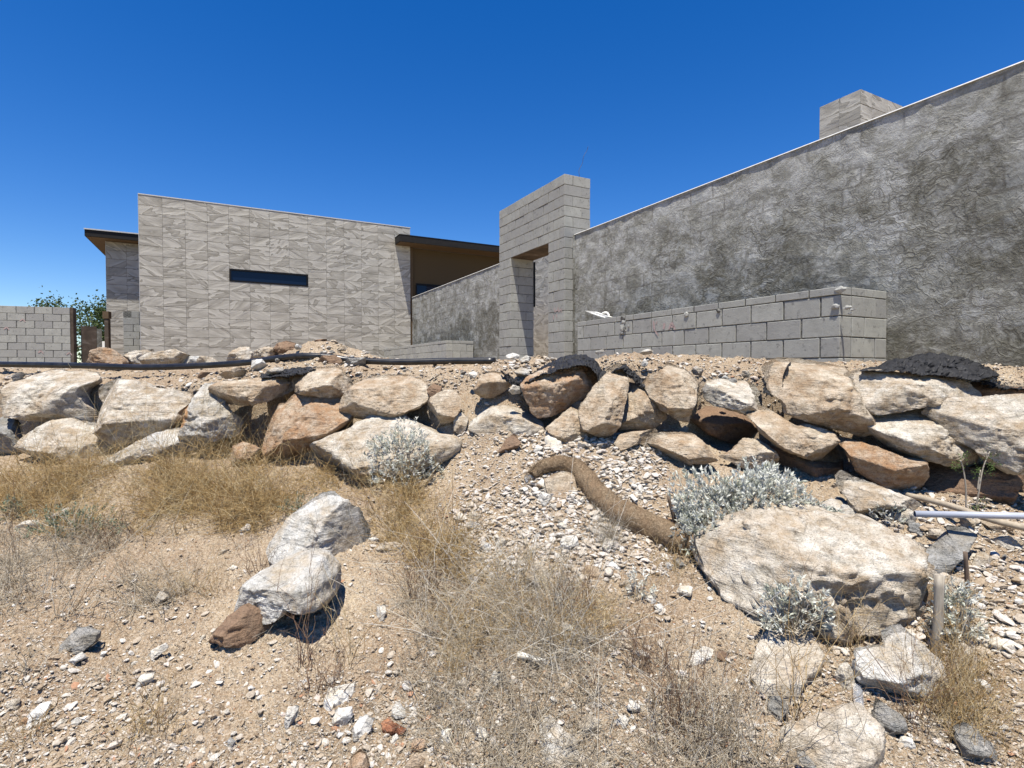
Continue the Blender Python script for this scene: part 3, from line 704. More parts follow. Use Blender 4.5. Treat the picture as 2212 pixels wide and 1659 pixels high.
# ---------------------------------------------------------------- rocks
def ico(sub):
    bm = bmesh.new(); bmesh.ops.create_icosphere(bm, subdivisions=sub, radius=1)
    v = np.array([tuple(x.co) for x in bm.verts]); f = np.array([[y.index for y in x.verts] for x in bm.faces]); bm.free(); return v, f
ICO = {k: ico(k) for k in (1, 2, 3, 4, 5, 6)}
def rock(name, label, cat, poly, Y, thick, mat, seed=0, sub=4, planes=None, npl=5, rough=.045, tilt=.0, group=None, box_k=2.6, flat=False, grow=1.0, layers=0, under=None):
    """a rock with the traced outline; standing rocks are traced in the upright plane at Y, slabs in the plane of the ground they lie on"""
    poly = np.array(poly); c0 = poly.mean(0)
    if flat:
        q = H(*c0); e_ = .12; gx = float(gz(q.x + e_, q.y)[0] - gz(q.x - e_, q.y)[0]) / (2 * e_); gy_ = float(gz(q.x, q.y + e_)[0] - gz(q.x, q.y - e_)[0]) / (2 * e_)
        nv = Vector((-np.clip(gx, -.4, .4), -np.clip(gy_, -.1, .6), 1)).normalized(); ex = Vector((1, 0, 0)); ex = (ex - nv * ex.dot(nv)).normalized(); e2 = nv.cross(ex); dep = -nv
        c = q + nv * .012; cam_o = Vector((0, 0, CAMZ)); P2 = []
        for u_, v_ in poly:
            a_, t_ = ray(u_, v_); dv = Vector((a_, 1, t_)); s_ = (c - cam_o).dot(nv) / dv.dot(nv); pt = cam_o + dv * s_ - c; P2.append((pt.dot(ex), pt.dot(e2)))
        pts = np.array(P2); sc = 1.0
    else:
        pts = np.array([ray(u, v) for u, v in poly]) * Y; ex = Vector((1, 0, 0)); e2 = Vector((0, 0, 1)); dep = Vector((0, 1, 0))
    x, y = pts[:, 0], pts[:, 1]; x2, y2 = np.roll(x, -1), np.roll(y, -1); cr = x * y2 - x2 * y; A = cr.sum() / 2
    cx, cy = ((x + x2) * cr).sum() / (6 * A), ((y + y2) * cr).sum() / (6 * A)
    q = (pts - (cx, cy)) * grow; q2 = np.roll(q, -1, axis=0)
    v, f = ICO[sub]; rg = np.random.default_rng(seed + 11)
    v = v.copy(); r = np.hypot(v[:, 0], v[:, 2]); th = np.arctan2(v[:, 2], v[:, 0])
    grid = np.linspace(-math.pi, math.pi, 181); R = np.zeros(181)
    for i, t in enumerate(grid):
        dx, dz = math.cos(t), math.sin(t); ex_, ez_ = q2[:, 0] - q[:, 0], q2[:, 1] - q[:, 1]; den = dx * ez_ - dz * ex_
        with np.errstate(divide='ignore', invalid='ignore'):
            s = (q[:, 0] * ez_ - q[:, 1] * ex_) / den; w_ = (q[:, 0] * dz - q[:, 1] * dx) / den
        ok = (np.abs(den) > 1e-12) & (s > 0) & (w_ >= -.001) & (w_ <= 1.001)
        R[i] = s[ok].max() if ok.any() else .01
    R = np.where(R < .011, R.mean(), R); Rk = (np.roll(R, 1) + 3 * R + np.roll(R, -1)) / 5; Rk[0] = Rk[-1] = R[0]
    Rv = np.interp(th, grid, Rk); mr = R.mean(); D = thick if thick > 0 else mr * -thick
    rr = np.clip(r, 0, 1)
    px = Rv * rr * np.cos(th); pz = Rv * rr * np.sin(th); py = np.sign(v[:, 1]) * D * np.clip(1 - rr ** box_k, 0, 1) ** (1 / box_k)
    pls = list(planes or [])
    for k in range(npl):
        nv_ = rg.normal(size=3); nv_[1] = -abs(nv_[1]) - .35; nv_ /= np.linalg.norm(nv_); pls.append((nv_, rg.uniform(.48, .76)))
    for nv_, fr in pls:
        nv_ = np.array(nv_, float); nv_ /= np.linalg.norm(nv_)
        fr = fr * .78 if nv_[2] < -.35 and not flat else fr
        dt = px * nv_[0] + py * nv_[1] + pz * nv_[2]; h = dt.max() * fr
        e = np.clip(dt - h, 0, None); py = np.minimum(py + e / abs(nv_[1]), D * .9)
    if under is not None:
        ax_, u_ = under; nv_ = np.array([ax_, -.52, -.83]); nv_ /= np.linalg.norm(nv_); fy = py.min()
        h = nv_[1] * fy * .97 + nv_[2] * (pz.min() * u_) ; dt = px * nv_[0] + py * nv_[1] + pz * nv_[2]
        py = np.minimum(py + np.clip(dt - h, 0, None) / abs(nv_[1]), D * .9)
    py = py + tilt * pz
    p = np.stack([px, py, pz], -1)
    nr = p / (np.linalg.norm(p, axis=1)[:, None] + 1e-6)
    s = 1 / max(mr, .02); amp = rough * mr
    d = (fbm(p * s * 1.4 + seed * 7.7, 3) * 1.0 + (np.abs(fbm(p * s * 3.2 + seed * 3.3, 4)) - .3) * 1.1 + fbm(p * s * 9 + seed, 3) * .45) * amp
    stc = np.stack([px * 1.2, py * 1.2, pz * 6], -1); d += np.clip(fbm(stc * s + seed * 1.9, 3), -.6, .2) * amp * .9
    if layers:
        lz = pz * s * layers + fbm(p * s * 1.1 + seed, 3) * 1.3; fr_ = lz - np.floor(lz); d += (fr_ ** 2 - .4) * amp * 2.2
    p = p + nr * d[:, None] * (np.array([.7, 1.3, .7]))
    W = p[:, :1] * np.array(ex)[None] + p[:, 2:3] * np.array(e2)[None] + p[:, 1:2] * np.array(dep)[None]
    if flat:
        loc = c + ex * cx + e2 * cy
        f = f[:, ::-1] if (ex.cross(dep)).dot(e2) < 0 else f
    else: loc = Vector((cx, Y, CAMZ + cy))
    o = link(name, mesh_np(name, W, f, smooth=(sub >= 4)), mat, None, loc)
    if label: tag(o, label, cat, group)
    return o
UND = ((0, -.75, -.66), .62); TOPF = ((0, -.45, .89), .72); LEFT = ((-.6, -.7, .3), .7); RIGHTF = ((.75, -.6, -.1), .55); FRONT = ((0, -1, .1), .7)
def yw_at(u): return float(sm(u, yw))
WALL = [
 (5, [(0,520),(60,450),(150,370),(240,325),(330,322),(420,350),(520,335),(640,355),(700,420),(620,450),(600,500),(640,590),(690,640),(740,760),(770,800),(640,770),(400,700),(200,670),(0,650),(-150,600),(-120,540)], .05, 'pale', [((-.1,-.5,.86),.62),((.15,-.8,-.55),.55)], 'large pale slab boulder with shaded underside, top of the wall at the far left'),
 (5, [(590,480),(650,430),(760,405),(1000,420),(1100,470),(1250,480),(1400,520),(1430,590),(1390,650),(1400,700),(1300,790),(1150,880),(980,930),(880,910),(820,860),(800,800),(760,740),(700,630),(620,560)], -.05, 'pale', [((-.5,-.7,.45),.6),((.2,-.8,-.55),.5),((.5,-.6,.6),.65)], 'large pale angular boulder with jutting lower edge, second from the left end'),
 (5, [(150,960),(160,860),(240,800),(330,740),(450,725),(600,760),(700,800),(790,850),(810,1000),(760,1060),(660,1050),(500,1030),(300,1020)], -.22, 'pale', [((-.1,-.9,.3),.75)], 'broad pale boulder in the lower row, soil at its foot, near the left edge'),
 (5, [(0,690),(60,760),(120,850),(150,950),(130,990),(40,990),(-80,960),(-120,720)], -.15, 'grey', None, 'dark grey boulder cut off by the left edge, lower row'),
 (5, [(820,1060),(900,1000),(1000,940),(1100,880),(1250,810),(1380,790),(1440,800),(1460,900),(1480,960),(1300,1000),(1100,1030),(950,1060)], -.28, 'white', None, 'pale half-buried slab sloping up under the orange-faced boulder'),
 (5, [(1480,500),(1500,450),(1620,440),(1690,480),(1720,600),(1800,680),(1840,720),(1820,830),(1640,890),(1540,920),(1460,860),(1440,780),(1400,700),(1400,640),(1440,560)], -.1, 'patch', [((-.75,-.6,.25),.55),((.25,-.8,.3),.6),((.1,-.7,-.7),.62)], 'grey-white angular boulder with an orange left face in the rock wall'),
 (5, [(1680,500),(1700,440),(1760,410),(1900,400),(2100,370),(2230,365),(2262,440),(2230,500),(2100,560),(1950,590),(1760,570),(1700,530)], .05, 'tan', [((0,-.4,.9),.65),((0,-.8,-.5),.6)], 'flat tan boulder on the top row above the orange-faced boulder'),
 (5, [(1830,930),(1900,895),(2000,930),(2100,970),(2110,1010),(2000,1040),(1880,1050),(1820,1010)], -.25, 'orange', None, 'small orange stone half buried in dry grass under the rock wall'),
 (6, [(260,410),(300,350),(430,305),(600,295),(660,320),(710,380),(745,450),(730,500),(680,555),(560,520),(420,500),(310,495),(280,450)], .08, 'tan', [((0,-.4,.92),.6),((0,-.8,-.6),.55)], 'tan rounded block on top row above the big rusty orange boulder'),
 (6, [(50,650),(100,610),(180,600),(240,520),(350,495),(480,505),(600,540),(680,590),(700,620),(740,650),(730,720),(690,760),(560,860),(460,930),(400,1000),(340,1090),(280,1060),(200,1000),(120,900),(60,780)], -.12, 'orange', [((-.25,-.6,.7),.62),((-.4,-.7,-.55),.6),((.5,-.7,-.3),.6)], 'big rusty orange boulder left of the silver shrub in the rock wall'),
 (6, [(690,600),(700,540),(760,480),(850,400),(1000,370),(1200,370),(1340,430),(1365,500),(1360,560),(1300,600),(1180,660),(1000,700),(850,700),(730,670),(690,640)], 0, 'tan', [((-.05,-.45,.9),.6),((0,-.85,-.5),.62)], 'long tan layered boulder half covered by soil above the silver shrub'),
 (6, [(270,1130),(340,1080),(380,990),(480,900),(620,860),(760,800),(880,710),(1000,680),(1120,690),(1250,760),(1400,830),(1560,850),(1600,920),(1500,1010),(1380,1060),(1200,1130),(1000,1180),(700,1180),(480,1170)], -.28, 'pale', [((-.3,-.5,.8),.75)], 'long pale sloping slab behind the upper silver shrub'),
 (6, [(1370,600),(1400,540),(1500,480),(1580,480),(1630,550),(1620,640),(1560,720),(1460,760),(1390,700),(1370,650)], -.1, 'tan', [((-.3,-.8,.3),.7)], 'egg-shaped tan stone tilted to the right at the edge of spilled soil'),
 (6, [(1370,470),(1420,430),(1480,450),(1480,510),(1400,530)], 0, 'brown', None, 'small brown stone wedged above the egg-shaped tan stone'),
 (6, [(1720,720),(1760,650),(1860,620),(1980,610),(2100,630),(2200,660),(2260,740),(2280,800),(2120,830),(2000,850),(1900,870),(1800,830),(1730,780)], -.08, 'pale', [((0,-.5,.8),.7)], 'smooth oval pale boulder half buried in the spilled soil'),
 (6, [(1750,470),(1800,370),(1880,330),(1960,340),(2010,370),(2050,420),(1980,480),(1900,530),(1800,530)], .05, 'tan', None, 'crumbly tan rock poking from soil left of the black fabric'),
 (6, [(1940,960),(2000,870),(2060,830),(2110,900),(2060,950),(1960,965)], -.35, 'brown', None, 'small dark brown pointed stone on the soil slope'),
 (6, [(1580,680),(1640,660),(1690,700),(1680,770),(1640,830),(1590,790)], -.12, 'pale', None, 'small pale upright stone left of the oval pale boulder'),
 (7, [(130,430),(200,370),(350,300),(500,280),(560,265),(640,270),(700,320),(720,380),(700,440),(600,540),(480,600),(340,660),(250,675),(200,620),(170,540)], -.05, 'orange', [((-.2,-.6,.7),.65),((0,-.75,-.6),.62)], 'rounded pinkish boulder under the black fabric, left of the pointed boulder'),
 (7, [(590,760),(580,660),(600,590),(700,460),(830,330),(910,280),(960,310),(980,340),(950,450),(900,600),(860,740),(780,825),(730,830),(640,780)], -.2, 'tan', [((-.5,-.75,.35),.6),((.6,-.75,.1),.6),((0,-.7,-.7),.6)], 'tall pointed triangular boulder leaning right between rounded boulders'),
 (7, [(960,460),(1010,440),(1100,450),(1150,540),(1230,640),(1240,700),(1160,760),(1000,790),(900,790),(870,730),(890,640),(920,540)], -.08, 'tan', [((0,-.7,.5),.7)], 'tan boulder just right of the pointed boulder, partly in its shadow'),
 (7, [(1110,440),(1150,390),(1260,320),(1340,270),(1430,310),(1520,370),(1560,440),(1560,560),(1500,660),(1450,700),(1330,690),(1220,620),(1150,530)], -.08, 'tan', [((-.35,-.85,.2),.6),((.6,-.6,.5),.6),((.2,-.7,-.65),.62)], 'large squarish tan boulder with a flat front face and rounded corners'),
 (7, [(1570,470),(1620,410),(1740,400),(1900,410),(2000,440),(2050,520),(2040,600),(1960,640),(1850,640),(1730,610),(1640,590),(1590,540)], -.02, 'pale', [((0,-.5,.8),.65),((0,-.8,-.5),.6)], 'loaf-shaped tan boulder above the dark hollow, left of the big block'),
 (7, [(310,780),(420,700),(500,630),(590,580),(640,640),(600,740),(690,820),(640,860),(560,910),(480,905),(400,860)], -.22, 'tan', [((-.4,-.6,.6),.65)], 'tan wedge-shaped boulder below the rounded pinkish boulder'),
 (7, [(1040,890),(1150,860),(1260,830),(1400,830),(1500,840),(1540,900),(1620,1020),(1520,1040),(1440,1040),(1350,1065),(1250,1030),(1150,940)], -.42, 'tan', [((0,-.35,.93),.6),((0,-.85,-.5),.6)], 'fish-shaped tan stone with a shaded flat underside, above silver leaves'),
 (7, [(850,900),(900,830),(1000,810),(1100,800),(1180,790),(1200,850),(1000,900),(900,940)], -.3, 'tan', None, 'dusty tan stone emerging from soil left of the fish-shaped stone'),
 (7, [(300,1200),(390,1150),(470,1120),(560,1130),(600,1260),(640,1330),(520,1380),(400,1370),(330,1290)], -.75, 'tan', [((-.3,-.8,.2),.6)], 'ridged tan stone under the arch of the straw roll'),
 (7, [(1460,700),(1620,620),(1800,640),(1980,690),(2040,800),(1930,900),(1780,890),(1600,820)], .25, 'brown', None, 'boulder deep in the hollow of the rock wall, its shade painted dark brown'),  # brown material stands in for the hollow's shade
 (7, [(1700,1000),(1800,960),(1900,880),(2000,880),(2100,960),(2130,1060),(2010,1090),(1850,1080)], -.3, 'tan', None, 'soil-covered tan ledge rock below the dark hollow'),
 (8, [(160,450),(180,340),(240,260),(340,245),(500,255),(700,290),(830,335),(880,420),(905,500),(870,600),(860,760),(820,820),(770,855),(620,820),(480,770),(300,720),(235,690),(230,600),(170,540)], -.08, 'tan', [((.05,-.45,.9),.55),((.05,-.93,-.36),.5),((-.85,-.5,.1),.75)], 'huge squared boulder with bright top and brown front face, right part of rock wall'),
 (8, [(880,470),(870,380),(960,350),(1120,350),(1250,370),(1450,400),(1650,410),(1740,460),(1780,530),(1760,580),(1650,610),(1500,630),(1250,640),(1050,680),(960,695),(880,650)], -.02, 'pale', [((0,-.6,.8),.65),((0,-.8,-.6),.7)], 'long flat pale boulder lying under the large black fabric piece'),
 (8, [(-10,750),(0,690),(40,650),(100,670),(200,700),(240,780),(320,820),(400,810),(520,850),(620,900),(700,940),(760,960),(765,1040),(710,1100),(620,1120),(480,1100),(300,1050),(150,980),(50,880)], -.22, 'tan', [((-.2,-.6,.75),.7),((0,-.8,-.6),.7)], 'kidney-shaped curved tan boulder below the huge squared boulder'),
 (8, [(890,680),(1000,690),(1200,650),(1500,640),(1620,620),(1600,740),(1680,900),(1800,950),(1900,1050),(1960,1130),(1800,1180),(1650,1150),(1450,1100),(1300,1060),(1150,1000),(1000,880),(930,780)], -.1, 'pale', [((-.1,-.75,.55),.6),((0,-.7,-.7),.7)], 'wide pale wedge boulder half in shadow, under the long flat boulder'),
 (8, [(1600,740),(1640,650),(1760,600),(1900,590),(2212,570),(2400,580),(2450,900),(2350,1150),(2212,1150),(2050,1165),(1950,1110),(1850,1020),(1750,950),(1680,880),(1680,800)], -.25, 'pale', [((-.2,-.7,.6),.6),((0,-.7,-.7),.72)], 'massive pale boulder cut off by right edge of the picture'),
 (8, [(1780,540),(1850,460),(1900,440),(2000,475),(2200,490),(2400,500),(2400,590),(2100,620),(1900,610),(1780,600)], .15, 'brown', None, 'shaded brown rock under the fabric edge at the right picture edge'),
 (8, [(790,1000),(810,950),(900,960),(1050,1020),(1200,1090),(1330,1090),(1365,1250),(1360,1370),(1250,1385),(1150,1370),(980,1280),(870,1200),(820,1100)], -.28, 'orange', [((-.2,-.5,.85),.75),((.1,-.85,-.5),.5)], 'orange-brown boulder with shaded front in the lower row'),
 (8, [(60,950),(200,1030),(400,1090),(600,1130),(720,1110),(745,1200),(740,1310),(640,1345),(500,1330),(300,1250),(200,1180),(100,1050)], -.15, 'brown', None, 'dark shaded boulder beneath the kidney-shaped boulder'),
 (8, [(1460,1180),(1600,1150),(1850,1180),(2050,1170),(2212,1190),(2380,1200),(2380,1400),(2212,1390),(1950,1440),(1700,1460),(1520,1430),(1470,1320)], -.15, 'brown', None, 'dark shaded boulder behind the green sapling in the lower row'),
 (8, [(770,1290),(830,1230),(900,1280),(1100,1360),(1300,1450),(1450,1530),(1300,1590),(1000,1600),(800,1520)], -.55, 'pale', [((.1,-.4,.9),.6)], 'flat pale slab sloping down to the tan pipe'),
 (8, [(540,1480),(620,1440),(760,1470),(840,1540),(800,1600),(650,1590)], -.6, 'white', None, 'pale stone behind the right end of the silver bush'),
]
rg0 = np.random.default_rng(5)
for i, (c, pl, dy, mt, pls, lab) in enumerate(WALL):
    pts = T(c, pl); us = [p[0] for p in pts]; vsn = [p[1] for p in pts]; uc = (min(us) + max(us)) / 2
    Y = yw_at(uc) + dy; big = (max(us) - min(us)) > 100
    rock('boulder' if (max(us) - min(us)) > 60 else 'stone', lab, 'boulder' if (max(us) - min(us)) > 60 else 'stone', pts, Y, -.8, RM[mt], i * 3 + 1, 6 if big else 5, [((rg0.uniform(-.35, .35), -.6, .8), .6)] + [p_ for p_ in (pls or []) if p_[0][2] > -.3], 4, .055, .38, grow=1.10, under=(rg0.uniform(-.25, .25), rg0.uniform(.2, .62)))
# orange face patch is a stain of the rock itself: a thin skin on its left face is not built; the rock keeps one colour
# boulders and stones lying behind the pipe
BACK = [
 (5, [(620,260),(650,210),(720,165),(800,142),(870,150),(930,190),(980,240),(990,280),(800,300),(650,285)], 6.7, 'orange', 'rounded pinkish boulder behind the pipe, leftmost of the row'),
 (5, [(975,210),(1050,170),(1170,150),(1190,180),(1140,220),(1150,280),(1000,280)], 6.9, 'pale', 'grey-topped flat boulder behind the pipe next to the leftmost one'),
 (5, [(1120,220),(1190,180),(1280,165),(1380,155),(1450,180),(1480,220),(1440,275),(1200,280),(1150,270)], 6.6, 'pale', 'pinkish white boulder with shaded hollow, third in the row behind the pipe'),
 (5, [(1440,240),(1480,210),(1560,205),(1600,225),(1580,275),(1450,275)], 6.7, 'white', 'small whitish stone, fourth in the row behind the pipe'),
 (5, [(1550,240),(1590,205),(1660,210),(1720,245),(1710,278),(1570,278)], 6.6, 'pale', 'pitted stone, fifth in the row behind the pipe'),
 (5, [(1800,250),(1830,180),(1880,130),(1960,135),(1995,180),(1990,260),(1900,280)], 6.5, 'pale', 'upright pinkish stone at the left foot of the soil mound'),
 (5, [(1990,220),(2030,160),(2110,135),(2200,150),(2212,200),(2100,260),(2000,260)], 6.4, 'pale', 'pale stone leaning into the soil mound'),
 (6, [(130,170),(170,110),(240,85),(310,100),(310,150),(240,190),(150,200)], 6.15, 'clod', 'dark hard soil clod on left shoulder of the mound'),
 (6, [(440,110),(500,75),(570,70),(560,110),(480,130)], 6.15, 'clod', 'reddish clod on top of the soil mound'),
 (6, [(650,150),(700,120),(740,135),(720,165),(660,165)], 5.9, 'pale', 'pale flat stone on the right slope of the mound'),
 (6, [(320,140),(340,110),(375,125),(365,155),(330,155)], 5.9, 'white', 'small white stone next to the dark clod on the mound'),
 (5, [(1985,240),(2070,230),(2110,280),(2090,310),(1990,310)], 5.65, 'chip', 'white blocky stone leaning on the front of the black pipe'),
 (5, [(1740,350),(1800,310),(1900,290),(1940,330),(1900,370),(1780,385)], 5.3, 'tan', 'tan flat stone on soil just above the flat top-row boulder'),
 (5, [(2080,360),(2130,310),(2230,290),(2240,320),(2160,360)], 5.3, 'white', 'long whitish chip on soil in front of the pipe'),
 (6, [(690,265),(760,225),(880,215),(870,275),(790,290),(700,290)], 5.6, 'grey', 'grey-green wedge stone resting on the pipe'),
 (6, [(510,250),(540,205),(640,200),(690,240),(680,290),(600,290),(520,280)], 5.6, 'clod', 'brown clod resting against the middle of the pipe'),
 (5, [(1560,370),(1600,330),(1660,335),(1620,370),(1580,385)], 5.3, 'brown', 'small dark stone on the soil bank behind the orange-faced boulder'),
 (5, [(80,420),(120,350),(170,330),(190,350),(150,400),(100,440)], 5.5, 'grey', 'dark grey stone behind the large pale slab boulder at far left'),
 (7, [(690,170),(750,150),(780,165),(740,185),(700,190)], 5.15, 'white', 'white flat stone on the soil right of the gateway foot'),
 (7, [(1040,180),(1100,145),(1160,160),(1130,190),(1080,195)], 5.1, 'white', 'white flattened rock on the crest below the low wall'),
 (7, [(1055,260),(1085,225),(1110,260),(1100,285),(1060,285)], 4.85, 'chip', 'white triangular stone on the soil crest'),
 (7, [(1460,320),(1500,290),(1550,320),(1540,370),(1480,350)], 4.65, 'pale', 'tan stone on the right shoulder of the squarish boulder'),
 (7, [(1850,350),(1860,320),(1915,325),(1910,375),(1870,375)], 4.6, 'pale', 'cube-like pale stone above the loaf-shaped boulder'),
 (7, [(1695,375),(1720,355),(1750,375),(1740,400),(1700,400)], 4.55, 'white', 'small whitish stone left of the cube-like one above the loaf-shaped boulder'),
 (7, [(1730,395),(1780,380),(1820,390),(1800,420),(1740,415)], 4.45, 'grey', 'grey chip resting on the loaf-shaped boulder'),
 (7, [(5,480),(40,435),(90,450),(95,500),(40,510)], 4.55, 'chip', 'white stone caught below the left fold of black fabric'),
 (6, [(1990,200),(2050,180),(2110,190),(2090,225),(2010,225)], 5.3, 'chip', 'white stone in the rubble heap left of the black fabric'),
 (6, [(2100,230),(2160,200),(2200,220),(2170,250),(2120,255)], 5.2, 'chip', 'second white stone in the rubble heap, nearer the fabric'),
 (6, [(2060,330),(2100,300),(2180,310),(2180,370),(2100,380)], 4.95, 'white', 'larger white rubble stone under the fabric edge'),
 (6, [(1700,340),(1740,320),(1770,345),(1750,385),(1710,375)], 4.95, 'chip', 'white rounded stone on soil above crumbly tan rock'),
]
for i, (c, pl, Y, mt, lab) in enumerate(BACK):
    pts = T(c, pl); wpx = max(p[0] for p in pts) - min(p[0] for p in pts)
    rock('boulder' if wpx > 45 else 'stone', lab, 'boulder' if wpx > 45 else 'stone', pts, Y, -.8, RM[mt], 200 + i, 5 if wpx > 45 else 4, None, 4, .07, 0, grow=1.05)
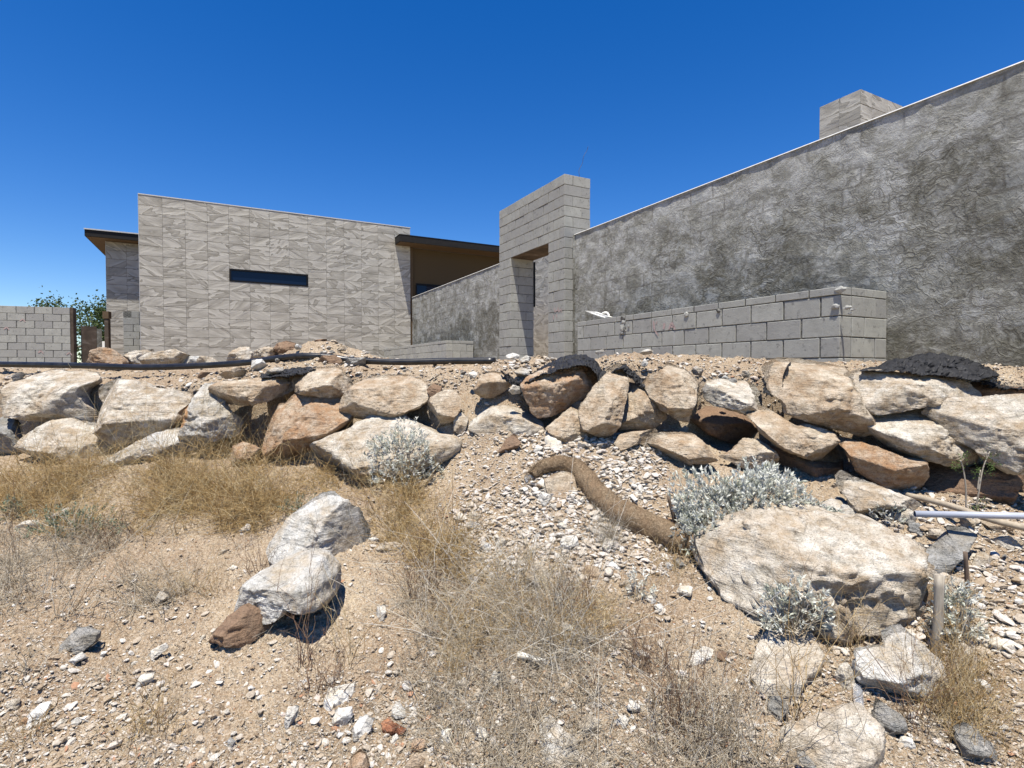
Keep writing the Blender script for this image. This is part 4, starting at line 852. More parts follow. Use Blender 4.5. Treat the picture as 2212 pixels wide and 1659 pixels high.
FORE = [
 ('A2', [(145,580),(200,450),(280,320),(400,230),(480,180),(580,142),(700,160),(780,190),(860,270),(880,350),(925,470),(920,550),(860,620),(760,680),(650,730),(500,720),(380,700),(230,670)], .7, 'white', [((-.45,-.7,.55),.45),((.8,-.6,-.05),.42)], 5, 'big white granite boulder with a sharp ridge, left of centre in the grass'),
 ('V', [(450,1352),(458,1328),(480,1303),(510,1277),(545,1250),(600,1222),(650,1207),(690,1212),(714,1240),(718,1275),(712,1296),(690,1288),(655,1266),(610,1262),(570,1275),(530,1298),(500,1328),(475,1362)], .9, 'white', [((-.2,-.35,.9),.6)], 5, 'grey-white slab with a shadow under it, propped in front of big white boulder'),
 ('V', [(455,1398),(470,1365),(490,1335),(520,1318),(550,1325),(590,1345),(572,1368),(545,1385),(500,1402),(470,1404)], .8, 'brown', [((-.2,-.5,.8),.6)], 4, 'reddish brown rounded stone tucked under the propped slab'),
 ('V', [(1533,1205),(1545,1175),(1580,1158),(1610,1145),(1645,1122),(1700,1115),(1760,1122),(1830,1128),(1900,1140),(1930,1168),(1933,1200),(1920,1240),(1900,1290),(1865,1322),(1800,1335),(1740,1330),(1680,1312),(1600,1292),(1555,1272),(1537,1240)], .75, 'pale', [((0,-.36,.93),.62)], 5, 'giant flat-topped pale boulder with layered cracks at right, beside silver bush'),
 ('V', [(1615,1342),(1650,1318),(1700,1318),(1735,1345),(1728,1368),(1690,1372),(1640,1364)], .7, 'pale', None, 4, 'rounded tan-grey stone in front of the giant flat-topped boulder'),
 ('B4', [(-80,470),(0,250),(40,195),(370,185),(420,280),(480,400),(460,500),(350,560),(270,740),(100,720),(0,640),(-75,560)], .35, 'pale', [((-.1,-.3,.95),.4)], 5, 'flat white slab with a patch of soil on it, lower right'),
 ('B4', [(840,540),(850,440),(880,370),(1000,330),(1100,310),(1150,220),(1300,180),(1420,300),(1520,400),(1500,560),(1400,770),(1300,800),(1250,760),(1100,690),(1000,670),(900,640)], .6, 'white', [((-.3,-.5,.8),.5),((.2,-.9,-.1),.6)], 5, 'large white boulder with dark cleft at the foot of the wooden post'),
 ('B4', [(200,1100),(220,950),(350,890),(500,900),(650,860),(800,850),(900,960),(990,1050),(980,1180),(900,1320),(500,1420),(250,1320)], .4, 'pale', [((0,-.35,.93),.4)], 5, 'broad pale slab crossed by a stem shadow at the bottom right'),
 ('B4', [(960,900),(1030,760),(1180,850),(1210,900),(1200,980),(1120,1040),(980,990)], .6, 'grey', None, 4, 'greenish grey stone right below the plastic bottle'),
 ('B4', [(1680,1080),(1720,1010),(1800,985),(1900,1000),(1980,1100),(2020,1200),(1950,1280),(1800,1270),(1700,1180)], .6, 'grey', None, 4, 'brownish grey stone in the bottom right corner'),
 ('B4', [(600,580),(680,450),(740,420),(800,520),(790,600),(740,640),(650,620)], .6, 'pale', None, 4, 'pale pointed stone left of the plastic bottle'),
 ('B4', [(1140,1090),(1200,1040),(1300,1050),(1330,1110),(1240,1140)], .6, 'chip', None, 3, 'small white stone below the greenish grey stone'),
 ('B4', [(60,800),(90,720),(180,710),(220,760),(220,850),(160,885),(90,880)], .8, 'grey', None, 4, 'grey rounded stone between the two flat slabs at bottom right'),
 ('B4', [(1090,280),(1110,220),(1180,210),(1210,290),(1150,320)], .6, 'white', None, 3, 'small whitish stone leaning on the large white boulder'),
 ('B4', [(1540,400),(1650,300),(1700,230),(1800,270),(1810,420),(1720,500),(1600,480)], .5, 'pale', None, 4, 'pinkish pale rock right of the wooden post base'),
 ('B4', [(1930,240),(2000,200),(2120,240),(2130,290),(2000,315)], .6, 'chip', None, 3, 'white stone at right edge beyond the golden clump'),
 ('B4', [(1850,560),(1900,560),(1960,620),(1940,670),(1880,650)], .6, 'chip', None, 3, 'white stone right of the golden grass clump'),
 ('B4', [(320,1180),(380,1175),(480,1300),(400,1330),(330,1240)], .6, 'grey', None, 3, 'grey elongated stone on the bottom edge below pale slab'),
 ('A4', [(1190,680),(1300,630),(1500,600),(1600,520),(1700,420),(1860,440),(1870,520),(1800,600),(1760,700),(1600,720),(1500,750),(1350,750),(1280,780),(1200,750)], .55, 'grey', [((0,-.4,.9),.5)], 5, 'rough dark grey slab above the netted straw roll at right'),
 ('A4', [(960,1080),(1000,950),(1060,910),(1150,1000),(1240,1050),(1240,1120),(1120,1200),(1000,1160)], .6, 'tan', None, 4, 'tan triangular stone right of the giant boulder'),
 ('A4', [(870,1100),(1000,1110),(1040,1180),(960,1240),(880,1190)], .6, 'chip', None, 3, 'white stone left of the tan triangular stone'),
 ('A4', [(1690,390),(1700,300),(1790,310),(1820,350),(1810,400),(1750,410)], .8, 'pale', None, 3, 'pale cube-like stone just under the grey pipe'),
 ('A4', [(1250,400),(1270,350),(1350,350),(1360,430),(1300,465),(1250,455)], .8, 'grey', None, 3, 'blue-grey stone with shaded side behind giant boulder'),
 ('A4', [(1410,470),(1450,400),(1550,400),(1560,460),(1450,500)], .8, 'pale', None, 3, 'pale stone right of the blue-grey stone'),
 ('A4', [(1880,350),(1980,330),(2100,370),(2170,420),(2080,445),(1960,410)], .6, 'tan', None, 4, 'flat tan stone under the grey pipe at the right edge'),
 ('A4', [(1980,490),(2080,450),(2212,500),(2190,565),(2080,565),(2000,530)], .6, 'pale', None, 4, 'flat pinkish stone lying on bare soil at the right edge'),
 ('A4', [(1100,600),(1180,540),(1400,550),(1480,590),(1300,600),(1160,640)], .5, 'grey', None, 4, 'thin grey stone plate on top of rough dark grey slab'),
 ('A4', [(2140,1000),(2200,990),(2260,1020),(2230,1050),(2160,1030)], .6, 'chip', None, 3, 'white stone on the right edge near the small silver shrub'),
 ('A4', [(1540,880),(1600,790),(1700,800),(1800,850),(1790,930),(1650,960)], .5, 'pale', None, 4, 'pale rock behind the small silver shrub at right'),
 ('A4', [(1790,660),(1830,580),(1920,600),(1980,690),(1880,710)], .5, 'pale', None, 4, 'pale rock on the soil right of the rough grey slab'),
 ('A4', [(620,250),(720,200),(820,230),(830,290),(700,290)], .5, 'white', None, 4, 'pale stone just above the back edge of giant boulder'),
 ('A4', [(1050,250),(1150,200),(1280,230),(1290,300),(1150,320),(1060,300)], .5, 'white', None, 4, 'white rock left of the free end of the grey pipe'),
 ('B3', [(285,960),(380,920),(450,1000),(580,1070),(600,1180),(560,1300),(460,1360),(340,1340),(300,1130)], .4, 'white', [((0,-.4,.9),.45)], 4, 'tall flat white rock at the bottom centre among twigs'),
 ('B3', [(1570,440),(1620,350),(1700,290),(1790,310),(1760,370),(1650,430)], .5, 'chip', None, 4, 'smooth white stone in sparse grass right of centre'),
 ('B3', [(1800,340),(1850,315),(1940,345),(1930,385),(1850,390)], .6, 'brown', None, 3, 'brown stone right of the smooth white stone'),
 ('B3', [(1570,330),(1610,295),(1660,300),(1650,340),(1590,360)], .6, 'pale', None, 3, 'pinkish stone left of the smooth white stone'),
 ('B3', [(1380,650),(1430,600),(1510,620),(1480,690),(1410,700)], .6, 'grey', None, 3, 'grey stone by a dry white stem, lower right of centre'),
 ('B3', [(1480,720),(1520,665),(1580,700),(1580,770),(1510,770)], .6, 'pale', None, 3, 'pale grey stone below the grey stone by dry stem'),
 ('B3', [(1035,800),(1080,750),(1150,790),(1160,880),(1090,850)], .6, 'chip', None, 3, 'white speckled stone among twigs near the bottom'),
 ('B3', [(920,950),(1030,885),(1080,945),(1050,985),(940,990)], .6, 'chip', None, 3, 'white angular stone below the speckled one'),
 ('B3', [(590,920),(680,860),(760,890),(770,970),(690,1000),(610,960)], .5, 'pale', None, 3, 'pale stone right of the tall flat white rock'),
 ('B3', [(545,820),(560,745),(600,790),(600,830)], .6, 'chip', None, 3, 'narrow white upright chip among the grey twigs'),
 ('B3', [(480,130),(520,80),(570,110),(570,160),(510,170)], .6, 'white', None, 3, 'pale stone at the lower edge of the twig tangle'),
 ('B3', [(1530,530),(1585,505),(1580,560),(1540,570)], .6, 'pale', None, 3, 'small pale triangular chip right of centre'),
 ('B3', [(1110,330),(1180,310),(1240,350),(1250,400),(1200,390)], .6, 'chip', None, 3, 'white stone fragment above the dark upright stalk'),
 ('B3', [(1000,400),(1050,380),(1090,410),(1060,440),(1010,430)], .6, 'tan', None, 3, 'tan flat stone left of white fragment'),
 ('B2', [(590,710),(640,680),(860,590),(870,600),(850,660),(800,750),(700,770),(650,840),(600,830)], .3, 'chip', None, 4, 'flat cream stone shaped like a wedge, lower left of centre'),
 ('B2', [(255,950),(290,810),(370,820),(365,900),(300,985)], .6, 'chip', None, 4, 'narrow bright white stone, leftmost of the row near the bottom'),
 ('B2', [(650,910),(720,840),(840,820),(850,880),(760,985),(650,965)], .6, 'chip', None, 4, 'bright white angular stone just below the cream wedge stone'),
 ('B2', [(830,1030),(900,930),(970,900),(1030,940),(1010,1000),(960,1060),(850,1075)], .6, 'chip', None, 4, 'white rounded brick-like stone left of the rust-red stone'),
 ('B2', [(1110,930),(1115,890),(1180,890),(1220,950),(1310,950),(1290,1000),(1200,1025),(1130,1010)], .5, 'red', None, 4, 'rust-red flat stone near the bottom'),
 ('B2', [(1620,1080),(1640,1010),(1720,1010),(1730,1090),(1690,1140),(1640,1120)], .9, 'chip', None, 4, 'round speckled white stone right of the orange one'),
 ('B2', [(1920,1040),(1950,990),(2020,1010),(2030,1060),(1980,1105),(1930,1080)], .9, 'chip', None, 4, 'small round white stone, rightmost of the bottom row'),
 ('B2', [(1370,1110),(1410,1090),(1490,1100),(1480,1160),(1430,1195),(1380,1160)], .7, 'orange', None, 4, 'small light orange stone near the bottom'),
 ('B2', [(830,1270),(900,1210),(960,1240),(1000,1330),(930,1400),(840,1370)], .6, 'orange', None, 4, 'tan-orange stone on bottom edge below white brick-like stone'),
 ('B2', [(1330,1290),(1400,1235),(1480,1270),(1470,1370),(1340,1380)], .6, 'tan', None, 4, 'tan stone on the bottom edge under the light orange stone'),
 ('B2', [(1170,820),(1260,760),(1320,830),(1300,870),(1230,885)], .4, 'white', None, 3, 'pale grey flat stone above the rust-red stone'),
 ('B2', [(1310,885),(1370,860),(1390,890),(1340,915)], .6, 'chip', None, 3, 'small white chip right of rust-red stone'),
 ('B2', [(1200,1080),(1235,1040),(1260,1070),(1215,1115)], .6, 'chip', None, 3, 'small white sliver below the rust-red stone'),
 ('B2', [(570,590),(650,560),(750,570),(740,600),(600,625)], .6, 'pale', None, 3, 'rough pale lump at the top corner of the cream wedge stone'),
 ('B2', [(410,590),(440,560),(465,580),(450,610),(415,610)], .8, 'chip', None, 3, 'small white stone near the dark dry plant'),
 ('B2', [(1750,600),(1830,550),(1860,610),(1830,660),(1780,640)], .6, 'white', None, 3, 'whitish stone under the grey twigs, lower centre'),
 ('B2', [(2030,600),(2090,490),(2150,520),(2160,600),(2080,640)], .6, 'white', None, 3, 'pale stone in shade of the twig tangle'),
 ('A2', [(1060,1150),(1070,1090),(1130,1080),(1150,1130),(1130,1190),(1080,1200)], .7, 'chip', None, 3, 'white rough stone right of the dark stalks'),
 ('A2', [(990,490),(1060,475),(1090,495),(1040,515)], .6, 'chip', None, 3, 'small white stone right of the big white boulder'),
 ('A2', [(1060,580),(1120,535),(1230,530),(1300,560),(1220,590),(1120,610)], .6, 'pale', None, 3, 'pale flat stone in the grass right of the big white boulder'),
 ('A2', [(1750,330),(1780,260),(1850,300),(1860,350),(1800,360)], .7, 'chip', None, 3, 'white angular stone at the top left of the rubble'),
 ('A2', [(1860,300),(1900,250),(1980,290),(1990,330),(1900,340)], .7, 'pale', None, 3, 'pinkish stone on the left side of the rubble'),
 ('A2', [(1850,370),(1890,340),(1980,370),(1960,430),(1890,430)], .8, 'white', None, 4, 'rounded whitish stone with dark shadow at the left of the rubble'),
 ('A2', [(1960,560),(2000,520),(2070,550),(2050,610),(1990,600)], .7, 'white', None, 3, 'whitish round stone below the rubble edge'),
 ('A2', [(2100,520),(2160,480),(2220,520),(2210,580),(2130,580)], .7, 'pale', None, 3, 'pale blocky stone in the lower left of the rubble'),
 ('B1', [(540,240),(600,150),(700,135),(830,175),(820,230),(720,310),(560,355),(545,300)], .8, 'grey', [((-.1,-.5,.85),.6)], 4, 'dark grey-pink stone in the left foreground with a strong shadow'),
 ('B1', [(560,440),(620,370),(680,340),(740,390),(660,435)], .6, 'chip', None, 3, 'cream stone touching the dark grey-pink stone'),
 ('B1', [(1260,370),(1310,310),(1420,255),(1450,290),(1340,385)], .6, 'chip', None, 4, 'flat slanting white stone in the left foreground'),
 ('B1', [(1185,640),(1200,540),(1320,505),(1325,570),(1260,600)], .6, 'chip', None, 3, 'cream stone leaning beside a dry tuft, left foreground'),
 ('B1', [(1640,620),(1660,580),(1750,590),(1730,628)], .7, 'chip', None, 3, 'small bright white stone on bare soil, left foreground'),
 ('B1', [(215,890),(330,790),(390,780),(400,860),(300,930),(230,935)], .8, 'chip', None, 4, 'large cream stone near the left bottom corner'),
 ('B1', [(150,950),(180,900),(235,910),(220,960),(170,975)], .9, 'orange', None, 3, 'round orange stone touching the large cream stone'),
 ('B1', [(30,790),(90,740),(150,740),(160,810),(80,840)], .6, 'pale', None, 3, 'pinkish pale stone at the left edge near the bottom'),
 ('B1', [(210,990),(300,930),(305,960),(240,1005)], .6, 'chip', None, 3, 'cream chip in front of the round orange stone'),
 ('B1', [(620,920),(660,895),(700,930),(660,965),(620,950)], .8, 'white', None, 3, 'round pale stone in the left foreground litter'),
 ('B1', [(450,980),(500,920),(560,910),(560,960),(480,1000)], .8, 'pale', None, 3, 'tan rounded stone left of the round pale stone'),
 ('B1', [(940,870),(970,820),(1000,830),(960,870)], .7, 'chip', None, 3, 'small white triangular stone left of the dry tuft'),
 ('B1', [(985,940),(1030,880),(1110,850),(1080,900)], .5, 'chip', None, 3, 'cream sliver left of the dry tuft, by a dark groove'),
 ('B1', [(1960,1120),(1990,1080),(2050,1110),(2000,1150)], .9, 'grey', None, 3, 'small dark grey pebble-like stone on bare soil at bottom'),
 ('B1', [(1940,850),(1970,815),(2000,850),(1970,880)], .8, 'chip', None, 3, 'small white stone on bare soil, upper of two'),
 ('B1', [(1720,1190),(1760,1160),(1800,1180),(1750,1215)], .8, 'chip', None, 3, 'small cream stone near the bottom on bare soil'),
 ('B1', [(1740,220),(1750,180),(1785,170),(1780,215)], .8, 'chip', None, 3, 'small white stone just left of the reddish brown stone'),
 ('B1', [(845,370),(880,320),(930,320),(890,360)], .6, 'chip', None, 3, 'white chip right of the dark grey-pink stone'),
 ('B1', [(1140,440),(1150,410),(1200,405),(1180,435)], .6, 'chip', None, 3, 'white chip below the flat slanting stone'),
 ('A1', [(1340,1050),(1380,960),(1440,970),(1445,1000),(1360,1085)], .7, 'white', None, 4, 'pale stone with a shaded right side on the left slope'),
 ('A1', [(1985,750),(2020,725),(2060,740),(2050,770),(2000,775)], .8, 'chip', None, 3, 'small white stone left of the propped slab'),
 ('A1', [(2090,410),(2140,365),(2180,380),(2170,435),(2110,445)], .8, 'white', None, 3, 'grey-white stone in the grass left of the big white boulder'),
 ('A1', [(150,380),(220,335),(310,340),(290,390),(190,410)], .6, 'chip', None, 4, 'pale flat stone at the left in the grass'),
 ('A1', [(390,350),(460,280),(550,225),(590,240),(500,310),(420,365)], .6, 'white', None, 4, 'long whitish stone pointing right in the left grass'),
 ('A1', [(1880,640),(1930,590),(1980,590),(1970,630)], .6, 'pale', None, 3, 'pinkish stone on soil left of the big white boulder'),
 ('A1', [(1090,1280),(1130,1260),(1150,1275),(1110,1295)], .7, 'chip', None, 3, 'small cream stone in left foreground next to a reddish pebble'),
 ('A3', [(150,820),(250,740),(340,710),(400,800),(395,880),(250,890),(180,860)], .5, 'pale', None, 4, 'pinkish white rock in the middle of the slope'),
 ('A3', [(640,790),(700,730),(790,750),(800,830),(700,855)], .7, 'tan', None, 4, 'brownish rounded stone right of the pinkish white rock'),
 ('A3', [(820,560),(860,490),(950,520),(965,600),(870,635)], .7, 'pale', None, 4, 'tan stone with a dark crack below the straw roll'),
 ('A3', [(880,720),(910,690),(975,740),(960,780),(895,755)], .7, 'chip', None, 3, 'bright white stone below the cracked tan stone'),
 ('A3', [(1350,730),(1400,700),(1460,730),(1430,768),(1370,762)], .7, 'chip', None, 3, 'white oval stone left of a grey one, below the straw roll'),
 ('A3', [(1445,690),(1500,665),(1545,730),(1535,780),(1480,745)], .7, 'grey', None, 3, 'light grey stone leaning on the white oval stone'),
 ('A3', [(970,900),(1050,860),(1110,900),(1080,945),(990,940)], .7, 'pale', None, 3, 'pale stone with dark cavity under it, mid slope'),
 ('A3', [(460,590),(460,500),(520,480),(600,475),(625,560),(570,615),(500,610)], .8, 'chip', None, 4, 'white blocky stone in the middle of rubble'),
 ('A3', [(1270,1080),(1340,1065),(1400,1120),(1330,1135)], .6, 'chip', None, 3, 'white flat stone on bare soil, right of centre'),
 ('A3', [(1200,1000),(1260,1005),(1310,1040),(1240,1050)], .7, 'white', None, 3, 'whitish stone above the flat one on bare soil'),
 ('A3', [(260,150),(290,90),(370,110),(385,180),(320,205),(270,180)], .8, 'chip', None, 4, 'white rounded stone left of the straw roll'),
 ('A3', [(240,20),(300,-30),(345,10),(330,60),(270,65)], .8, 'chip', None, 3, 'pale blue-white stone above the rounded one, left of straw roll'),
 ('A3', [(350,210),(400,190),(470,210),(460,250),(380,240)], .7, 'white', None, 3, 'flat stone just below the white rounded stone'),
 ('A3', [(385,340),(430,290),(490,310),(480,350),(410,365)], .7, 'pale', None, 3, 'tan stone below the straw roll arch'),
 ('A3', [(420,380),(470,350),(520,370),(510,410),(440,410)], .7, 'chip', None, 3, 'white stone right of the tan stone, upper rubble'),
 ('A3', [(1665,690),(1730,670),(1770,690),(1740,740),(1690,715)], .7, 'pale', None, 3, 'cream stone at the left foot of the giant boulder'),
 ('A3', [(1450,920),(1520,890),(1600,920),(1590,970),(1500,955)], .5, 'chip', None, 3, 'white stone left below the giant boulder'),
 ('A3', [(370,1000),(430,975),(520,980),(500,1040),(400,1060)], .5, 'white', None, 3, 'pale stone inside the twig tangle, centre'),
 ('A3', [(1210,1010),(1215,990),(1280,1010),(1300,1035)], .6, 'chip', None, 2, 'thin white chip on the middle slope'),
 ('7x' if False else 7, [(205,960),(230,910),(275,925),(280,960),(240,990)], .7, 'chip', None, 3, 'white stone at the top left of the rubble fan'),
 (7, [(550,930),(560,880),(630,910),(620,950)], .8, 'white', None, 3, 'whitish stone at the mouth of the dark hole under the wedge boulder'),
 (7, [(290,870),(350,830),(420,870),(430,950),(390,965),(310,910)], .5, 'chip', None, 3, 'long white stone sloping down from the wedge boulder'),
 (7, [(990,1265),(1050,1225),(1090,1260),(1065,1305),(1010,1300)], .7, 'chip', None, 3, 'white stone right of the straw roll bend'),
 (7, [(240,1340),(270,1290),(350,1310),(345,1370),(280,1390)], .8, 'white', None, 3, 'whitish round stone at the foot of ridged tan stone'),
 (7, [(130,1170),(150,1140),(205,1150),(200,1200),(150,1205)], .7, 'chip', None, 3, 'white stone left of the straw roll end'),
 (7, [(800,1280),(840,1270),(880,1300),(830,1310)], .6, 'chip', None, 2, 'flat white chip beside the straw roll'),
 (7, [(1340,800),(1400,760),(1450,780),(1440,810),(1360,825)], .7, 'chip', None, 3, 'white stone inside the shaded hollow'),
 (7, [(1080,830),(1100,780),(1160,775),(1160,830)], .5, 'chip', None, 3, 'white stone stuck in the soil under the tan boulders'),
]
for i, (c, pl, th, mt, pls, sub, lab) in enumerate(FORE):
    pts = T(c, pl); us = [p[0] for p in pts]; vv = [p[1] for p in pts]; wpx = max(us) - min(us); hpx = max(vv) - min(vv); uc = sum(us) / len(us)
    low = max(vv) - .12 * hpx
    Yb = H(uc, min(low, 1655)).y
    if min(low, 1655) < low: Yb = Yb * .97
    half = wpx / 2 / F * Yb
    Y = Yb + half * (.25 if wpx > 60 else .15)
    fl = th < .55 and not pls or (c, th) in (('B4', .35), ('B4', .4), ('B3', .4))
    rock('boulder' if wpx > 90 else 'stone', lab, 'boulder' if wpx > 90 else 'stone', pts, Y, half * (.42 if fl else max(.4, min(th, .9))), RM[mt], 400 + i, min(6, sub + 1), None if fl else pls, 5 if sub < 5 else (1 if wpx > 300 else 2), .07 if sub == 4 else (.045 if sub > 4 else .10), 0 if fl else (.25 if wpx < 90 else .1), flat=fl, grow=1.12 if fl else 1.06, layers=3 if wpx > 300 else 0, box_k=6 if fl else (4.5 if wpx > 300 else 2.8))

# ---------------------------------------------------------------- random loose stones (individuals) and gravel
def tri_stone(rg, s):
    v, f = ICO[2] if s > .016 else ICO[1]
    sc = rg.uniform(.6, 1.2, 3) * np.array([1, .9, .6]); v = v * sc
    for _ in range(5):
        nv = rg.normal(size=3); nv /= np.linalg.norm(nv); dt = v @ nv; h = dt.max() * rg.uniform(.5, .8); v = v - np.clip(dt - h, 0, None)[:, None] * nv
    v = v + v * (fbm(v * 2.1 + rg.uniform(0, 90), 2) * .14)[:, None]
    return v * s, f
PROT = [mesh_np('stone', *tri_stone(np.random.default_rng(900 + k), 1.0), smooth=False) for k in range(14)]
for k, p_ in enumerate(PROT): p_.materials.append(RM[['chip', 'white', 'pale', 'tan', 'chip', 'pale', 'white'][k % 7]])
REG = [ # u0,u1,v0,v1,count,size range, label, group
 (1000, 1100, 960, 1190, 6, (.02, .045), 'small pale stone lying on the open soil slope left of the straw roll', 'small stones on the soil slope'),
 (1180, 1420, 935, 1075, 21, (.025, .055), 'small white stone in the upper rubble fan below the boulders', 'stones of the upper rubble fan'),
 (1120, 1340, 1120, 1240, 18, (.02, .05), 'small white stone in rubble below the straw roll', 'stones of the lower rubble'),
 (980, 1130, 1060, 1180, 11, (.02, .045), 'pale stone in the rubble right of the golden grass', 'stones beside the golden grass'),
 (1100, 1260, 762, 800, 11, (.03, .07), 'white stone in the heap left of and under the black fabric', 'stones heaped by the black fabric'),
 (560, 820, 745, 790, 10, (.03, .07), 'pale stone scattered on the soil mound', 'stones on the soil mound'),
 (0, 560, 795, 840, 11, (.03, .06), 'pale stone on the soil strip behind the left boulders', 'stones on the left soil strip'),
 (800, 1080, 785, 830, 11, (.025, .055), 'pale stone on the soil below the pipe end', 'stones below the pipe end'),
 (1380, 1690, 780, 800, 6, (.025, .05), 'pale stone on the crest below low block wall', 'stones on the crest'),
 (1800, 2150, 1040, 1140, 11, (.025, .06), 'pale stone in the rubble between giant boulder and grey pipe', 'stones around the grey pipe'),
 (1930, 2212, 1150, 1400, 11, (.02, .05), 'pale stone on the right-hand slope', 'stones on the right-hand slope'),
]
rg = np.random.default_rng(77)
for (u0, u1, v0, v1, n, (s0, s1), lab, grp) in REG:
    pp = hit(rg.uniform(u0, u1, n), rg.uniform(v0, v1, n))
    for q in pp:
        s = rg.uniform(s0, s1) * .62
        o = link('stone', PROT[rg.integers(len(PROT))], None, None, (q[0], q[1], q[2] + s * .15)); o.scale = (s * rg.uniform(.8, 1.3), s, s * rg.uniform(.7, 1.1))
        o.rotation_euler = (rg.uniform(-.5, .5), rg.uniform(-.5, .5), rg.uniform(0, 6.28)); tag(o, lab, 'stone', grp)
def scatter_gravel(name, pts, sizes, tints, mat, label, seed=1, det=1):
    rg = np.random.default_rng(seed); ks = .015 if det == 1 else 1.0; protos = [tri_stone(rg, ks) for _ in range(8)]
    protos = [(p / ks, f) for p, f in protos]
    Vs, Fs, Ts = [], [], []; off = 0
    pid = rg.integers(0, 8, len(pts))
    for k in range(8):
        m = pid == k; P_, s_, t_ = pts[m], sizes[m], tints[m]; pv, pf = protos[k]; n = len(P_)
        an = rg.uniform(0, 6.28, n); ca, sa = np.cos(an), np.sin(an); bx = rg.uniform(.7, 1.5, n)
        x = pv[None, :, 0] * bx[:, None]; y = pv[None, :, 1]; z = pv[None, :, 2] * rg.uniform(.7, 1.1, n)[:, None]
        tl = rg.uniform(-.5, .5, n)[:, None]; z = z + x * tl
        Vv = np.stack([x * ca[:, None] - y * sa[:, None], x * sa[:, None] + y * ca[:, None], z], -1) * s_[:, None, None] + P_[:, None, :]
        Vs.append(Vv.reshape(-1, 3)); Fs.append((pf[None] + (np.arange(n) * len(pv))[:, None, None]).reshape(-1, 3) + off); Ts.append(np.repeat(t_, len(pv))); off += n * len(pv)
    o = link(name, mesh_np(name, np.concatenate(Vs), np.concatenate(Fs), False, {'tint': np.concatenate(Ts)}), mat)
    tag(o, label, 'gravel', kind='stuff'); return o
def dens(u, v):
    d = .30 + 0 * u
    d = np.where((u > 950) & (u < 1450) & (v > 920) & (v < 1260), 1.0, d)
    d = np.where((u > 1900) & (v > 1050), .8, d); d = np.where((v < 850), .75, d)
    d = np.where((u < 700) & (v > 960) & (v < 1250), .10, d); d = np.where(v > 1450, .55, d)
    d = np.where((u > 100) & (u < 900) & (v > 1230) & (v < 1450), .16, d); d = np.where((u > 330) & (u < 620) & (v > 1400) & (v < 1600), .2, d); d = np.where((u > 1380) & (u < 1620) & (v > 1250) & (v < 1500), .2, d)
    return d
N = 125000
u = rg.uniform(-60, 2280, N); v = rg.uniform(765, 1700, N); ok = rg.random(N) < dens(u, v); u, v = u[ok], v[ok]
pp = hit(u, v); sz = rg.lognormal(math.log(.0052), .55, len(pp)).clip(.0022, .022)
fan = (u > 980) & (u < 1440) & (v > 930) & (v < 1240); sz = np.where(fan, sz * 1.5, sz); sz = np.where(v < 900, sz * 1.5, sz)
ti = np.clip(rg.beta(2.2, 2.0, len(pp)), 0, .9); ti = np.where(rg.random(len(pp)) < .03, 1.0, ti); ti = np.where(fan, np.clip(ti + .2, 0, .88), ti)
pp[:, 2] += sz * .15
scatter_gravel('gravel', pp, sz, ti, M_GRAVEL, 'fine pale gravel and grit covering the sandy slope')
uu, vv_, ss = [], [], []
for (u0, u1, v0, v1, n_, a_, b_) in [(1130, 1430, 930, 1080, 700, .012, .032), (1000, 1340, 1060, 1260, 650, .012, .03), (1090, 1270, 760, 810, 110, .014, .035), (0, 600, 795, 850, 200, .010, .03), (600, 1090, 775, 850, 160, .010, .03), (560, 820, 735, 790, 80, .010, .03), (1380, 1680, 775, 810, 80, .010, .025), (1800, 2212, 1040, 1420, 650, .010, .03), (0, 2212, 1250, 1659, 380, .010, .022)]:
    uu.append(rg.uniform(u0, u1, n_)); vv_.append(rg.uniform(v0, v1, n_)); ss.append(rg.uniform(a_ ** .5, b_ ** .5, n_) ** 2)
uu, vv_, ss = map(np.concatenate, (uu, vv_, ss)); pr = hit(uu, vv_); pr[:, 2] += ss * .2
scatter_gravel('rubble', pr, ss, np.clip(rg.beta(3, 1.6, len(pr)), 0, .88), M_GRAVEL, 'pale angular rubble pieces spread over the slope and the bank', 9, 2)

# ---------------------------------------------------------------- pipes, posts, fabric, straw roll
pv = [(-120, 786, 6.3), (0, 787, 6.2), (180, 790, 6.1), (330, 793.5, 6.0), (500, 786, 5.9), (600, 774, 5.75), (650, 769, 5.7), (710, 771, 5.7), (760, 778, 5.7), (860, 782, 5.65), (960, 780, 5.6), (1070, 779.5, 5.5)]
bp = tube('drain_pipe', [P(*q) for q in pv], .033, M_BLACKPIPE, None, 16, True, 8); tag(bp, 'long black drain pipe lying along the top of the rock wall', 'pipe')
gp0, gp1 = P(1976, 1110, 3.15), P(2420, 1119, 2.9)
gp = tube('pipe', [gp0, gp1], .0185, M_PVC, None, 18, True); tag(gp, 'light grey plastic pipe poking in from the right edge', 'pipe')
tp = tube('pipe', [P(1960, 1070, 3.7), P(2010, 1081, 3.55), P(2070, 1098, 3.4), P(2150, 1125, 3.25), P(2260, 1150, 3.1)], .02, M_TANPIPE, None, 12, True); tag(tp, 'dusty tan pipe half buried behind the grey plastic pipe', 'pipe')
q = H(1340, 1076); tag(tube('pipe_offcut', [P(1364, 1071, q.y), P(1375, 1083, q.y - .05)], .014, M_WHITE, None, 10, True), 'short white plastic pipe offcut beside the straw roll', 'pipe offcut')
q = H(665, 1012); tag(tube('pipe_offcut', [P(650, 1009, q.y + .02), P(679, 1012, q.y)], .016, M_TANPIPE, None, 10, True), 'short brownish pipe piece in the golden grass below the slab', 'pipe offcut')
